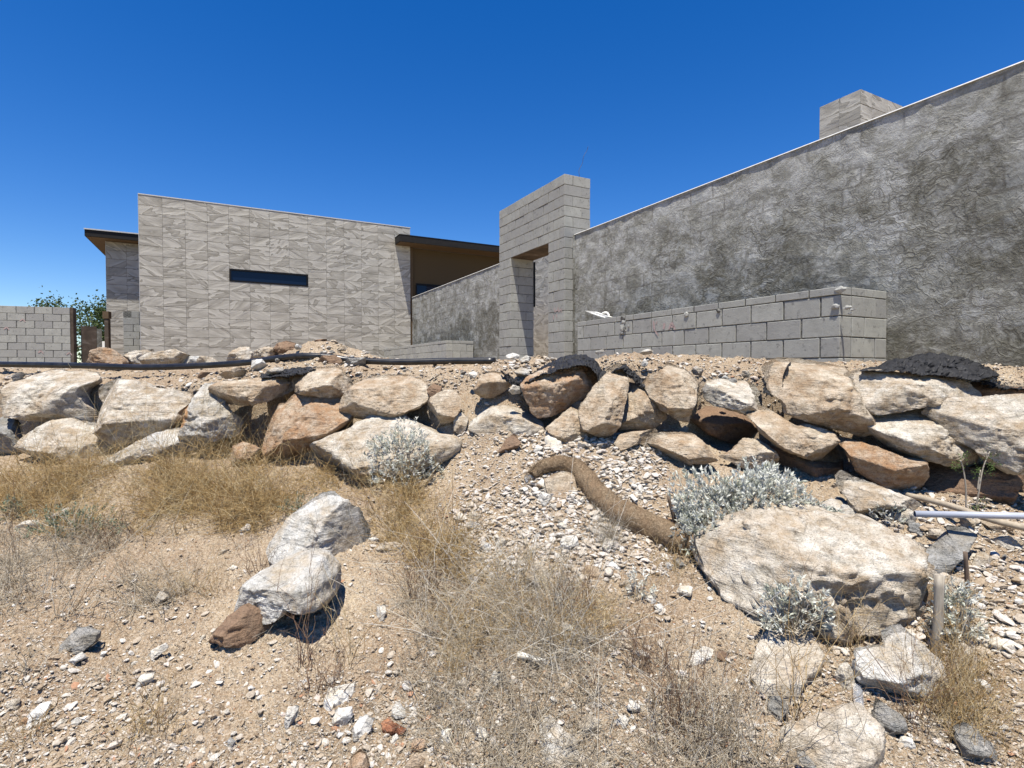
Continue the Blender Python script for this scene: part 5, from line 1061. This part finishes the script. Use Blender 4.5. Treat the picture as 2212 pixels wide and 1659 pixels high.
def stakeobj(name, ub, vb_, ut, vt, r, mat, lab, Y=None):
    b = H(ub, vb_); Y = Y or b.y; p0 = P(ub, vb_, Y) - Vector((0, 0, .06)); p1 = P(ut, vt, Y)
    o = tube(name, [p0, (p0 + p1) / 2 + Vector((.003, 0, 0)), p1], [r, r * 1.02, r * .92], mat, None, 9, samples=4, noise=.12); tag(o, lab, 'stake'); return o
stakeobj('wooden_post', 2022, 1420, 2029, 1242, .022, M_POST, 'weathered grey round wooden post leaning beside the netted straw roll')
stakeobj('wooden_stake', 2092, 1310, 2085, 1192, .011, M_STAKE, 'thin dark wooden stake standing right of the grey slab')
stakeobj('wooden_stake', 1465, 1140, 1443, 1070, .013, M_STAKE, 'short dark leaning stake at the left edge of the silver bush')
b = H(1190, 1440); wsk = tube('wood_piece', [P(1118, 1414, b.y + .04), P(1150, 1421, b.y + .03), P(1198, 1438, b.y)], [.012, .016, .013], M_WHITE, None, 8, samples=4, noise=.3); tag(wsk, 'bleached white piece of wood among the twigs, bottom centre', 'wood piece')
# straw roll (erosion wattle)
wp = []
for (uu, vv_, lift) in [(1150, 1030, -.02), (1165, 1018, .02), (1195, 1006, .06), (1228, 1006, .07), (1255, 1022, .06), (1275, 1050, .03), (1298, 1078, .02), (1330, 1102, .01), (1375, 1128, .0), (1420, 1150, .0), (1465, 1168, 0), (1510, 1182, 0), (1570, 1200, 0)]:
    q = H(uu, vv_ + 14); Y = q.y; wp.append(P(uu, vv_ - 3, Y + .01))
wt = tube('straw_roll', wp, [.036, .050, .058, .065, .072, .078, .083, .086, .086, .084, .080], M_WATTLE, None, 28, samples=9, noise=.14); tag(wt, 'long brown straw erosion roll snaking down the slope behind the silver bush', 'straw roll')
b = H(1960, 1300); wt2 = tube('straw_roll', [P(1880, 1262, b.y + .1), P(1930, 1274, b.y + .06), P(1980, 1283, b.y + .02), P(2030, 1290, b.y)], [.05, .062, .062, .058], M_WATTLE, None, 20, samples=7, noise=.09); tag(wt2, 'netted straw roll stub between giant boulder and wooden post', 'straw roll')
# fuzz on the rolls
def stems(base, dirs, L, rad, seg=5, curl=.3, tint=None, seed=0, taper=.45):
    rg = np.random.default_rng(seed); n = len(base); dirs = dirs / np.linalg.norm(dirs, axis=1)[:, None]
    t = np.linspace(0, 1, seg + 1)
    b1 = rg.normal(size=(n, 3)) * curl; b2 = rg.normal(size=(n, 3)) * curl * .6
    pts = base[:, None] + (dirs[:, None] * t[None, :, None] + b1[:, None] * (t ** 2)[None, :, None] + b2[:, None] * (t ** 3)[None, :, None] + rg.normal(size=(n, seg + 1, 3)) * .02) * L[:, None, None]
    pts[:, 0] = base
    ref = rg.normal(size=(n, 3)); s1 = np.cross(dirs, ref); s1 /= np.linalg.norm(s1, axis=1)[:, None]; s2 = np.cross(dirs, s1)
    rr = rad[:, None] * (1 - (1 - taper) * t)[None]
    V = np.stack([pts + (s1 * math.cos(k * 2.0944) + s2 * math.sin(k * 2.0944))[:, None] * rr[..., None] for k in range(3)], 2)   # n,seg+1,3,3
    V = V.reshape(-1, 3)
    i0 = (np.arange(n) * (seg + 1) * 3)[:, None, None] + (np.arange(seg) * 3)[None, :, None]
    k = np.arange(3)[None, None]; k2 = (k + 1) % 3
    Fc = np.stack([i0 + k, i0 + k2, i0 + 3 + k2, i0 + 3 + k], -1).reshape(-1, 4)
    if tint is None: tint = rg.random(n)
    return V, Fc, np.repeat(tint, (seg + 1) * 3), pts
def merge(parts):
    Vs, Fs, Ts = [], [], []; o = 0
    for V, Fc, T_ in parts: Vs.append(V); Fs.append(Fc + o); Ts.append(T_); o += len(V)
    return np.concatenate(Vs), np.concatenate(Fs), np.concatenate(Ts)
for par, path in ((wt, wp),):
    n = 6500; t = rg.uniform(0, len(path) - 1.01, n); i = t.astype(int); f = (t - i)[:, None]; A = np.array([tuple(p) for p in path]); base = A[i] * (1 - f) + A[i + 1] * f
    an = rg.uniform(0, 6.28, n); dd = np.stack([np.cos(an), rg.normal(size=n) * .2 - .2, np.sin(an)], -1); rr_ = np.interp(t / len(path), [0, .5, 1], [.047, .073, .084])
    V_, F_, T_, _ = stems(base + dd * rr_[:, None] * .9, dd + rg.normal(size=(n, 3)) * .9, rg.uniform(.01, .03, n), np.full(n, .0013), 2, .6, seed=5)
    org = np.array(tuple(par.location)); link('straw', mesh_np('straw', V_ - org, F_, True, {'tint': T_}), M_STRAW, par)['kind'] = 'stuff'
# landscape fabric
def poly_resample(pts, n):
    pts = np.array(pts, float); d = np.r_[0, np.cumsum(np.hypot(*np.diff(pts, axis=0).T))]; t = np.linspace(0, d[-1], n); return np.stack([np.interp(t, d, pts[:, 0]), np.interp(t, d, pts[:, 1])], -1)
def fabric(label, c, up, lo, Yu, Yl, bulge=.06, n=90, m=16, seed=0):
    U = poly_resample(T(c, up), n); Lw = poly_resample(T(c, lo), n); Yu_ = np.linspace(*Yu, n) if isinstance(Yu, tuple) else np.full(n, Yu); Yl_ = np.linspace(*Yl, n) if isinstance(Yl, tuple) else np.full(n, Yl)
    V = []
    for i in range(n):
        for j in range(m):
            t = j / (m - 1); uv = U[i] * (1 - t) + Lw[i] * t; Y = Yu_[i] * (1 - t) + Yl_[i] * t - bulge * math.sin(math.pi * t)
            V.append(tuple(P(uv[0], uv[1], Y)))
    V = np.array(V); o = V.mean(0); V = V - o
    nn = fbm(V * 9 + seed, 3); n2 = np.abs(fbm((V + nn[:, None] * .05) * np.array([22, 22, 40]) + seed, 3)); V[:, 1] += nn * .035 + n2 * .05; V[:, 2] += nn * .012 - n2 * .022
    I = np.arange(n * m).reshape(n, m); Fc = np.stack([I[:-1, :-1], I[1:, :-1], I[1:, 1:], I[:-1, 1:]], -1).reshape(-1, 4)
    ob = link('landscape_fabric', mesh_np('landscape_fabric', V, Fc), M_FABRIC, None, Vector(o)); tag(ob, label, 'fabric')
    md = ob.modifiers.new('thickness', 'SOLIDIFY'); md.thickness = .004; return ob
fabric('crumpled black landscape fabric draped over the rounded pinkish boulder', 7, [(120,400),(190,340),(300,265),(430,205),(500,180),(620,190),(700,235),(760,325)], [(130,412),(260,360),(400,310),(540,275),(640,270),(690,330),(720,385),(740,400)], (5.0, 4.85), (4.5, 4.45), .05, seed=1)
fabric('black fabric strip bridging to the tip of the pointed boulder', 7, [(730,315),(800,322),(860,295),(920,272),(980,300),(1050,375),(1110,408),(1180,395)], [(720,420),(790,370),(850,325),(910,300),(960,350),(1030,440),(1100,450),(1180,425)], 4.62, 4.5, .02, seed=2)
fabric('thin black fabric fold in the dark gap left of the pinkish boulder', 7, [(-60,310),(0,340),(50,385),(120,395),(150,420)], [(-50,330),(20,420),(110,520),(190,640),(230,690)], (4.85, 4.75), (4.75, 4.68), .0, seed=3)
fabric('large crumpled black fabric piece on top of the long flat boulder', 8, [(870,335),(960,300),(1080,256),(1180,230),(1350,200),(1550,200),(1750,232),(1880,285),(1960,335),(2010,372)], [(880,345),(1000,352),(1180,342),(1300,358),(1450,385),(1560,388),(1700,405),(1800,430),(1890,405),(2000,385)], (4.5, 4.35), (4.0, 3.85), .06, seed=4)
fabric('black fabric flap hanging on the left side of the huge squared boulder', 8, [(20,430),(90,390),(140,375),(175,300),(240,250)], [(30,520),(90,570),(150,545),(200,420),(240,290)], 4.5, 4.2, .03, seed=5)
fabric('small black fabric scrap above the tan rounded block', 6, [(50,350),(150,330),(250,305),(400,292),(480,290)], [(60,372),(180,368),(300,352),(420,325),(485,300)], 5.45, 5.2, .02, seed=6)
fabric('thin black fabric edge at the right picture border', 8, [(1860,420),(1950,440),(2050,470),(2212,478),(2400,480)], [(1880,440),(1950,465),(2050,490),(2212,500),(2400,505)], 4.1, 3.95, .02, seed=7)

# clear plastic bottle in the lower right
bt0 = H(2059, 1541); bot = NT('clear_plastic', .12, .5); bot.b.inputs['Transmission Weight'].default_value = .75; bot.b.inputs['IOR'].default_value = 1.1; bot.done((.82, .83, .84))
pA, pB = P(1856, 1530, H(1856, 1545).y), P(1852, 1478, H(1852, 1478).y)
ax = (pB - pA)
bo = tube('plastic_bottle', [pA, pA + ax * .05, pA + ax * .3, pA + ax * .7, pA + ax * .88, pA + ax * .97, pA + ax], [.016, .019, .0195, .019, .017, .010, .008], bot.m, None, 16, samples=5); tag(bo, 'clear crumpled plastic bottle lying against the large white boulder', 'bottle')

# ---------------------------------------------------------------- vegetation
def grass_region(polyuv, n, Lr, rad, upb, mat, seed, curl=.45, branch=2, tint_bias=0.0, seg=5):
    rg = np.random.default_rng(seed); poly = np.array(polyuv)
    u = rg.uniform(poly[:, 0].min(), poly[:, 0].max(), n * 3); v = rg.uniform(poly[:, 1].min(), poly[:, 1].max(), n * 3)
    ins = np.zeros(len(u), bool); j = len(poly) - 1
    for i in range(len(poly)):
        xi, yi = poly[i]; xj, yj = poly[j]
        c = ((yi > v) != (yj > v)) & (u < (xj - xi) * (v - yi) / (yj - yi + 1e-9) + xi); ins ^= c; j = i
    u, v = u[ins][:n], v[ins][:n]
    # clumping
    base = hit(u, v); cl = fbm(np.stack([base[:, 0] * 4, base[:, 1] * 4, base[:, 0] * 0 + seed], -1), 3); k = rg.random(len(u)) < np.clip(.55 + cl * 2.2, .06, 1); base = base[k]; m = len(base)
    d = rg.normal(size=(m, 3)); d[:, 2] = np.abs(d[:, 2]) * upb + .25
    L = rg.uniform(*Lr, m); ti = np.clip(rg.beta(2, 2, m) + tint_bias, 0, 1)
    V, Fc, Tt, pts = stems(base - [0, 0, .005], d, L, rad * rg.uniform(.6, 1.3, m), seg, curl, ti, seed)
    parts = [(V, Fc, Tt)]
    for b in range(branch):
        kk = rg.integers(1, seg, m); st = pts[np.arange(m), kk]; db = rg.normal(size=(m, 3)); db[:, 2] = db[:, 2] * .8 + .2
        V2, F2, T2, _ = stems(st, db, L * rg.uniform(.2, .55, m), rad * .7 * rg.uniform(.5, 1, m), 3, .5, ti, seed + b + 1); parts.append((V2, F2, T2))
    return parts
def veg(name, parts, mat, label, cat, kind=None, parent=None, org=None):
    V, Fc, Tt = merge(parts); o_ = np.array(org) if org is not None else np.zeros(3)
    o = link(name, mesh_np(name, V - o_, Fc, True, {'tint': Tt}), mat, parent, Vector(o_) if parent is None else None)
    if label: tag(o, label, cat, kind=kind)
    elif kind: o['kind'] = kind
    return o
gp_ = grass_region([(-40, 1050), (120, 990), (300, 985), (450, 965), (600, 985), (660, 1040), (640, 1110), (560, 1150), (400, 1160), (200, 1150), (100, 1160), (-40, 1100)], 8500, (.06, .22), .0021, .38, M_DRY, 11, .85, 2, seg=5)
gp_ += grass_region([(-40, 1050), (300, 985), (600, 985), (660, 1040), (560, 1150), (200, 1150)], 500, (.18, .40), .0017, .6, M_DRY, 15, .6, 3, .3)
veg('dry_grass', gp_, M_DRY, 'dense tangle of golden dry grass at the foot of the left boulders', 'dry grass', 'stuff')
gp_ = grass_region([(640, 1040), (700, 1000), (800, 1020), (900, 1050), (960, 1100), (1020, 1180), (1010, 1260), (900, 1230), (800, 1180), (770, 1110), (700, 1075)], 3000, (.06, .22), .0020, .42, M_DRY, 31, .8, 2, seg=5)
veg('dry_grass', gp_, M_DRY, 'golden brown dry grass between big white boulder and the rubble', 'dry grass', 'stuff')
gp_ = grass_region([(840, 1230), (1000, 1170), (1180, 1210), (1320, 1290), (1340, 1420), (1200, 1450), (1000, 1450), (880, 1380)], 1700, (.06, .20), .0016, .6, M_GREYDRY, 51, .6, 2, seg=4)
gp_ += grass_region([(840, 1230), (1000, 1170), (1180, 1210), (1320, 1290), (1340, 1420), (1200, 1450), (1000, 1450), (880, 1380)], 420, (.18, .42), .0019, .45, M_GREYDRY, 55, .75, 3, .35)
gp2 = grass_region([(860, 1200), (1000, 1160), (1180, 1210), (1320, 1290), (1340, 1420), (1100, 1440), (880, 1360)], 1300, (.06, .22), .0016, .7, M_DRY, 58, .6, 2, .1)
veg('dry_grass', gp2, M_DRY, 'golden stems mixed into the bleached twig tangle at the centre', 'dry grass', 'stuff')
veg('twig_tangle', gp_, M_GREYDRY, 'sprawling tangle of bleached dry twigs in the centre foreground', 'dry shrub', 'stuff')
gp_ = grass_region([(-40, 1120), (200, 1150), (420, 1160), (560, 1170), (420, 1290), (250, 1350), (100, 1440), (-40, 1480)], 4600, (.04, .18), .0019, .5, M_GREYDRY, 71, .6, 1, seg=4)
veg('dry_litter', gp_, M_GREYDRY, 'grey-brown dry stems matted over the left slope', 'dry litter', 'stuff')
gp_ = grass_region([(-40, 1400), (700, 1330), (1400, 1200), (2260, 1250), (2260, 1700), (-40, 1700)], 13000, (.015, .08), .0011, .15, M_GREYDRY, 91, .4, 0, .05, seg=3)
veg('straw_litter', gp_, M_GREYDRY, 'short pale straw bits strewn over the foreground soil', 'straw litter', 'stuff')
gp_ = grass_region([(850, 1440), (1100, 1430), (1400, 1480), (1700, 1500), (1700, 1700), (1000, 1700), (900, 1560)], 1900, (.06, .22), .0018, .7, M_GREYDRY, 101, .4, 2)
veg('dry_weeds', gp_, M_GREYDRY, 'dry stems criss-crossing over the bottom centre foreground', 'dry weeds', 'stuff')
def clump(name, u, v, spread, n, Lr, rad, mat, lab, cat='dry plant', upb=1.0, seed=0, branch=3, curl=.25, lean=(0, 0, 0), leafy=0):
    rg = np.random.default_rng(seed + 500); b = H(u, v); bs = np.tile(np.array(tuple(b)), (n, 1)) + rg.normal(size=(n, 3)) * [spread, spread, 0]; bs[:, 2] = gz(bs[:, 0], bs[:, 1]) - .01
    d = rg.normal(size=(n, 3)) * .55 + np.array(lean); d[:, 2] = np.abs(d[:, 2]) + upb; L = rg.uniform(*Lr, n); ti = rg.random(n)
    V, Fc, Tt, pts = stems(bs, d, L, rad * rg.uniform(.7, 1.2, n), 6, curl, ti, seed); parts = [(V, Fc, Tt)]
    for k in range(branch):
        kk = rg.integers(2, 7, n); st = pts[np.arange(n), kk]; db = d * .8 + rg.normal(size=(n, 3)) * .8
        V2, F2, T2, p2 = stems(st, db, L * rg.uniform(.15, .4, n), rad * .6 * np.ones(n), 3, .3, ti, seed + k + 1); parts.append((V2, F2, T2))
    root = empty(name, b); tag(root, lab, cat); veg('stems', parts, mat, None, None, None, root, tuple(b)); return root, pts, b
clump('dry_plant', 2060, 1560, .07, 260, (.12, .30), .0012, M_DRY, 'bushy golden dry clump right of the large white boulder', seed=1)
clump('dry_plant', 2085, 1470, .05, 130, (.12, .26), .0011, M_DRY, 'golden dry clump just right of the wooden post', seed=2)
clump('dry_plant', 1310, 1180, .04, 120, (.12, .24), .0011, M_GREYDRY, 'straw-coloured tuft growing against the straw roll', seed=3)
clump('dry_plant', 1460, 1230, .08, 90, (.08, .2), .001, M_DRY, 'sparse golden tuft left of the giant boulder', seed=4)
clump('dry_plant', 700, 1500, .04, 26, (.14, .32), .0017, M_BROWNDRY, 'dark brown leggy dry plant right of the propped slab', seed=5)
clump('dry_plant', 660, 1440, .03, 8, (.3, .5), .0022, M_BROWNDRY, 'tall dark upright stalks in front of the propped slab', upb=2.2, seed=6)
clump('dry_plant', 760, 1430, .03, 12, (.25, .42), .0018, M_DRY, 'tall golden stalks rising beside the propped slab', upb=2.2, seed=26)
clump('dry_plant', 320, 1580, .05, 46, (.08, .24), .0015, M_DRY, 'golden dry tuft in the left foreground', seed=7)
clump('dry_plant', 70, 1590, .03, 24, (.06, .16), .0015, M_DRY, 'small golden tuft near the left bottom corner', seed=27)
clump('dry_plant', 40, 1480, .02, 7, (.14, .26), .0025, M_GREYDRY, 'grey forked dry plant near the left edge', seed=8)
clump('dry_plant', 980, 1460, .03, 40, (.08, .2), .0013, M_DRY, 'golden tuft above the flat cream stone', seed=9)
clump('dry_plant', 1480, 1600, .06, 40, (.2, .42), .0017, M_BROWNDRY, 'reddish brown upright stalks at the bottom, right of centre', upb=1.8, seed=10)
clump('dry_plant', 1560, 1640, .12, 50, (.2, .45), .0018, M_GREYDRY, 'pale tall dry stems at the bottom edge right of centre', upb=1.2, seed=11, lean=(.3, 0, 0))
clump('dry_plant', 1720, 1570, .03, 12, (.3, .5), .0019, M_DRY, 'tall golden brown stalks crossing the flat white slab', upb=1.8, seed=12, lean=(.25, .2, 0))
clump('dry_plant', 1650, 1660, .03, 16, (.15, .4), .0022, M_GREYDRY, 'grey dry branches at the lower left of the pale slab', upb=.8, seed=13)
clump('dry_plant', 1970, 1560, .03, 16, (.25, .48), .0017, M_BROWNDRY, 'thin reddish twigs arching over the large white boulder', upb=1.6, seed=14, lean=(-.35, 0, 0))
clump('dry_plant', 1835, 1400, .05, 46, (.1, .28), .0012, M_DRY, 'dry tuft in front of the giant boulder', seed=15)
clump('dry_plant', 2060, 1345, .05, 70, (.1, .22), .0012, M_DRY, 'brown dry stems under the small silver shrub by the post', seed=16)
clump('dry_plant', 50, 1290, .10, 60, (.2, .42), .0016, M_GREYDRY, 'grey leggy dead shrub at the left edge', upb=.9, seed=17)
clump('dry_plant', 150, 1330, .02, 5, (.3, .5), .0034, M_GREYDRY, 'bleached forked branch lying over the left slope', upb=.5, seed=18, lean=(.8, -.1, 0))
clump('dry_plant', 30, 1200, .02, 4, (.3, .46), .0024, M_BROWNDRY, 'dark upright twig at the left edge', upb=2.5, seed=19)
clump('dry_plant', 420, 1280, .08, 60, (.1, .28), .0011, M_DRY, 'loose golden tuft left of the propped slab', seed=20)
clump('dry_plant', 490, 985, .12, 130, (.2, .5), .0016, M_DRY, 'arching golden twigs in front of the orange-faced boulder', upb=1.0, seed=21, branch=4)
clump('dry_plant', 640, 990, .10, 60, (.2, .42), .0014, M_DRY, 'thin golden twigs before the big rusty boulder', upb=1.1, seed=22, branch=4)
clump('dry_plant', 250, 1010, .16, 60, (.12, .3), .0013, M_DRY, 'thin golden twigs below the second boulder from the left', upb=1.2, seed=23)
clump('dry_plant', 770, 1040, .10, 60, (.12, .32), .0013, M_DRY, 'golden stems in front of the long sloping slab', upb=1.2, seed=24)
clump('dry_plant', 1150, 1370, .12, 120, (.15, .34), .0013, M_GREYDRY, 'upright grey twigs standing in the twig tangle', upb=.9, seed=25, branch=4, curl=.4)
clump('dry_plant', 1390, 1440, .06, 60, (.10, .26), .0013, M_BROWNDRY, 'brown seedy tuft on the slope right of the twig tangle', seed=28)
clump('dry_plant', 1770, 1330, .03, 7, (.25, .4), .0014, M_DRY, 'tall thin golden stalks before the giant boulder face', upb=2.4, seed=29)
clump('dry_plant', 235, 1190, .05, 26, (.12, .3), .0016, M_BROWNDRY, 'dark brown weed standing in the dry litter of the left slope', seed=41)
clump('dry_plant', 560, 1240, .04, 22, (.1, .26), .0015, M_BROWNDRY, 'brown weed left of the big white boulder foot', seed=42)
clump('dry_plant', 905, 1290, .05, 34, (.15, .34), .0018, M_BROWNDRY, 'dark stalks at the left side of the twig tangle', upb=1.3, seed=43)
clump('dry_plant', 1240, 1330, .05, 34, (.12, .3), .0017, M_BROWNDRY, 'dark stalks at the right side of the twig tangle', upb=1.3, seed=44)
clump('dry_plant', 380, 1060, .12, 120, (.15, .36), .0021, M_DRY, 'taller golden tussock in the middle of the left dry grass', upb=.25, curl=.7, seed=45, branch=4)
clump('dry_plant', 560, 1080, .10, 120, (.12, .32), .0021, M_DRY, 'golden tussock at the right end of the left dry grass', upb=.25, curl=.7, seed=46, branch=4)
clump('dry_plant', 860, 1120, .10, 110, (.12, .3), .0021, M_DRY, 'golden tussock between white boulder and round silver shrub', upb=.25, curl=.7, seed=47, branch=4)
clump('dry_plant', 120, 1060, .12, 90, (.1, .28), .002, M_DRY, 'golden tussock near the left edge below the lower boulders', upb=.25, curl=.7, seed=48, branch=4)
def leaves(pos, nrm, length, width, rg, droop=.2):
    n = len(pos); d = nrm / np.linalg.norm(nrm, axis=1)[:, None]; ref = rg.normal(size=(n, 3)); s = np.cross(d, ref); s /= np.linalg.norm(s, axis=1)[:, None]; up = np.cross(s, d)
    L = length[:, None]; W = width[:, None]
    b = pos; t = pos + d * L - up * L * droop * .3; m1 = pos + d * L * .45 + s * W; m2 = pos + d * L * .45 - s * W; c = pos + d * L * .45 - up * W * .5
    V = np.stack([b, m1, t, m2, c], 1).reshape(-1, 3); i = (np.arange(n) * 5)[:, None]
    Fc = np.concatenate([i + [0, 1, 4], i + [1, 2, 4], i + [2, 3, 4], i + [3, 0, 4]]); return V, Fc
def bush(name, u0, u1, vtop, vbase, lab, nros, leafL=.028, seed=0, mat=M_SILVER, nst=60, Yoff=0, per=8, name_cat='shrub', flat=.8):
    rg = np.random.default_rng(seed + 700); b = H((u0 + u1) / 2, vbase); b.y += Yoff; W = (u1 - u0) / F * b.y / 2; Hh = (vbase - vtop) / F * b.y * .95
    root = empty(name, b); tag(root, lab, name_cat)
    th = rg.uniform(0, 6.28, nros); ph = np.arccos(rg.uniform(0.0, 1, nros)); rad = rg.uniform(.55, 1, nros) ** .5
    lump = 1 + .25 * np.sin(th * 3 + seed) * np.sin(ph * 4 + seed)
    c = np.stack([np.cos(th) * np.sin(ph) * W, np.sin(th) * np.sin(ph) * W * flat, np.cos(ph) * Hh * .92 + Hh * .06], -1) * (rad * lump)[:, None]
    n0 = c / np.array([W * W, W * W * flat * flat, Hh * Hh]); n0 /= np.linalg.norm(n0, axis=1)[:, None]; n0[:, 2] += .5
    pos = np.repeat(c, per, 0); base_n = np.repeat(n0, per, 0); nr = base_n + rg.normal(size=pos.shape) * .75
    pos = pos - base_n * rg.uniform(0, .035, len(pos))[:, None]; L = leafL * rg.uniform(.6, 1.25, len(pos))
    V, Fc = leaves(pos, nr, L, L * .2, rg); ti = np.clip(np.repeat(rg.beta(3, 2, nros), per) + rg.normal(size=len(pos)) * .12, 0, 1)
    link('foliage', mesh_np('foliage', V, Fc, False, {'tint': np.repeat(ti, 5)}), mat, root)['kind'] = 'stuff'
    sel = rg.integers(0, nros, nst); tip = c[sel]; bs = rg.normal(size=(nst, 3)) * [W * .15, W * .15, 0]; d = tip - bs; Ls = np.linalg.norm(d, axis=1)
    V2, F2, T2, _ = stems(bs, d, Ls, np.full(nst, .0022), 5, .08, rg.random(nst), seed); link('stems', mesh_np('stems', V2, F2, True, {'tint': T2}), M_GREYDRY, root)
    return root
bush('silver_shrub', 790, 958, 905, 1040, 'round silver-leaved shrub in front of the long sloping slab', 620, .026, 1, nst=110)
bush('silver_shrub', 1425, 1810, 1000, 1175, 'broad silver-leaved bush spreading behind the giant boulder', 1350, .036, 2, nst=220, flat=.55)
bush('silver_shrub', 1590, 1770, 1200, 1330, 'silver-leaved sprig growing against the face of the giant boulder', 105, .030, 4, nst=70, Yoff=-.16, flat=.3)
bush('silver_shrub', 2000, 2120, 1235, 1385, 'small silver-leaved shrub right of the wooden post', 110, .028, 5, nst=80)
bush('silver_shrub', 1340, 1420, 1215, 1290, 'tiny silver sprig left of the giant boulder, mid slope', 24, .024, 6, nst=20)
bush('silver_shrub', 1880, 1960, 1075, 1130, 'narrow silver-green sprig left of the grey pipe', 30, .026, 7, nst=16)
bush('green_weed', 60, 260, 1085, 1150, 'dull green low weed in the golden grass at left', 160, .02, 8, M_SAGE, 50)
bush('green_weed', 600, 720, 1065, 1105, 'dull green weed above the big white boulder', 90, .018, 9, M_SAGE, 40)
bush('green_weed', -20, 60, 1070, 1120, 'dull green weed at the left edge', 60, .02, 10, M_SAGE, 20)
# green sapling
sb = H(2100, 1100); sap = empty('sapling', sb); tag(sap, 'slender green sapling with two bare stems before the dark boulders', 'sapling')
Ys = sb.y - .05
for (ub, vb2, pts_) in ((2087, 1105, [(2087, 1105), (2086, 1050), (2080, 1010), (2075, 995)]), (2108, 1105, [(2108, 1105), (2116, 1050), (2124, 1010), (2138, 975)]), (2116, 1040, [(2112, 1060), (2114, 1040), (2118, 1015)])):
    tube('stem', [P(x, y, Ys) - sb for x, y in pts_], [.006, .0045, .003], M_POST, sap, 6, samples=4, origin=P(pts_[0][0], pts_[0][1], Ys) - sb)
rg2 = np.random.default_rng(3); cs = [(2075, 998, 16), (2085, 985, 12), (2135, 985, 18), (2128, 1010, 22), (2145, 1005, 16), (2112, 1020, 12), (2065, 1005, 10), (2120, 1085, 16), (2105, 1095, 10), (2020, 1112, 8)]
pos = []
for x, y, r in cs:
    for _ in range(42): pos.append(tuple(P(x + rg2.normal() * r * .55, y + rg2.normal() * r * .55, Ys + rg2.normal() * .03) - sb))
pos = np.array(pos); nr = rg2.normal(size=pos.shape); V, Fc = leaves(pos, nr, rg2.uniform(.008, .016, len(pos)), rg2.uniform(.003, .005, len(pos)), rg2)
link('foliage', mesh_np('foliage', V, Fc, False, {'tint': np.repeat(rg2.random(len(pos)), 5)}), M_GREEN, sap)['kind'] = 'stuff'
# trees behind the left wall
def tree(u, vtop, Y, W, Hc, lab, seed, nl=3000):
    rg = np.random.default_rng(seed); b = P(u, 795, Y); b.z = 1.66; zt_ = P(u, vtop, Y).z; root = empty('tree', b); tag(root, lab, 'tree'); hh = zt_ - b.z
    tube('trunk', [Vector((0, 0, 0)), Vector((.1, 0, hh * .3)), Vector((.0, .1, hh * .6))], [.16, .12, .07], M_BARK, root, 8, origin=(0, 0, 0))
    cl = rg.uniform(-1, 1, (26, 3)) * [W, W, Hc * .5] + [0, 0, hh - Hc * .55]; cl = cl[np.argsort(rg.random(26))]
    for k in range(6): tube('limb', [Vector((0, .05, hh * .4)), Vector(cl[k] * .6 + np.array([0, 0, hh * .15])), Vector(cl[k])], [.06, .035, .015], M_BARK, root, 6, samples=3, origin=(0, 0, 0))
    pos = cl[rg.integers(0, 26, nl)] + rg.normal(size=(nl, 3)) * [W * .17, W * .17, Hc * .10]; L = rg.uniform(.08, .16, nl)
    V, Fc = leaves(pos, rg.normal(size=(nl, 3)), L, L * .32, rg); link('crown', mesh_np('crown', V, Fc, False, {'tint': np.repeat(np.clip(rg.random(nl), 0, 1), 5)}), M_TREE, root)
tree(145, 648, 27, 1.0, 2.6, 'green tree with small leaves rising above the far-left block wall', 1, 1500)
tree(205, 652, 25, 1.35, 3.0, 'denser green tree between the block wall and the tiled house', 2, 3600)
tree(228, 646, 28, .9, 2.2, 'green tree crown touching the left wing of the house', 3, 2200)
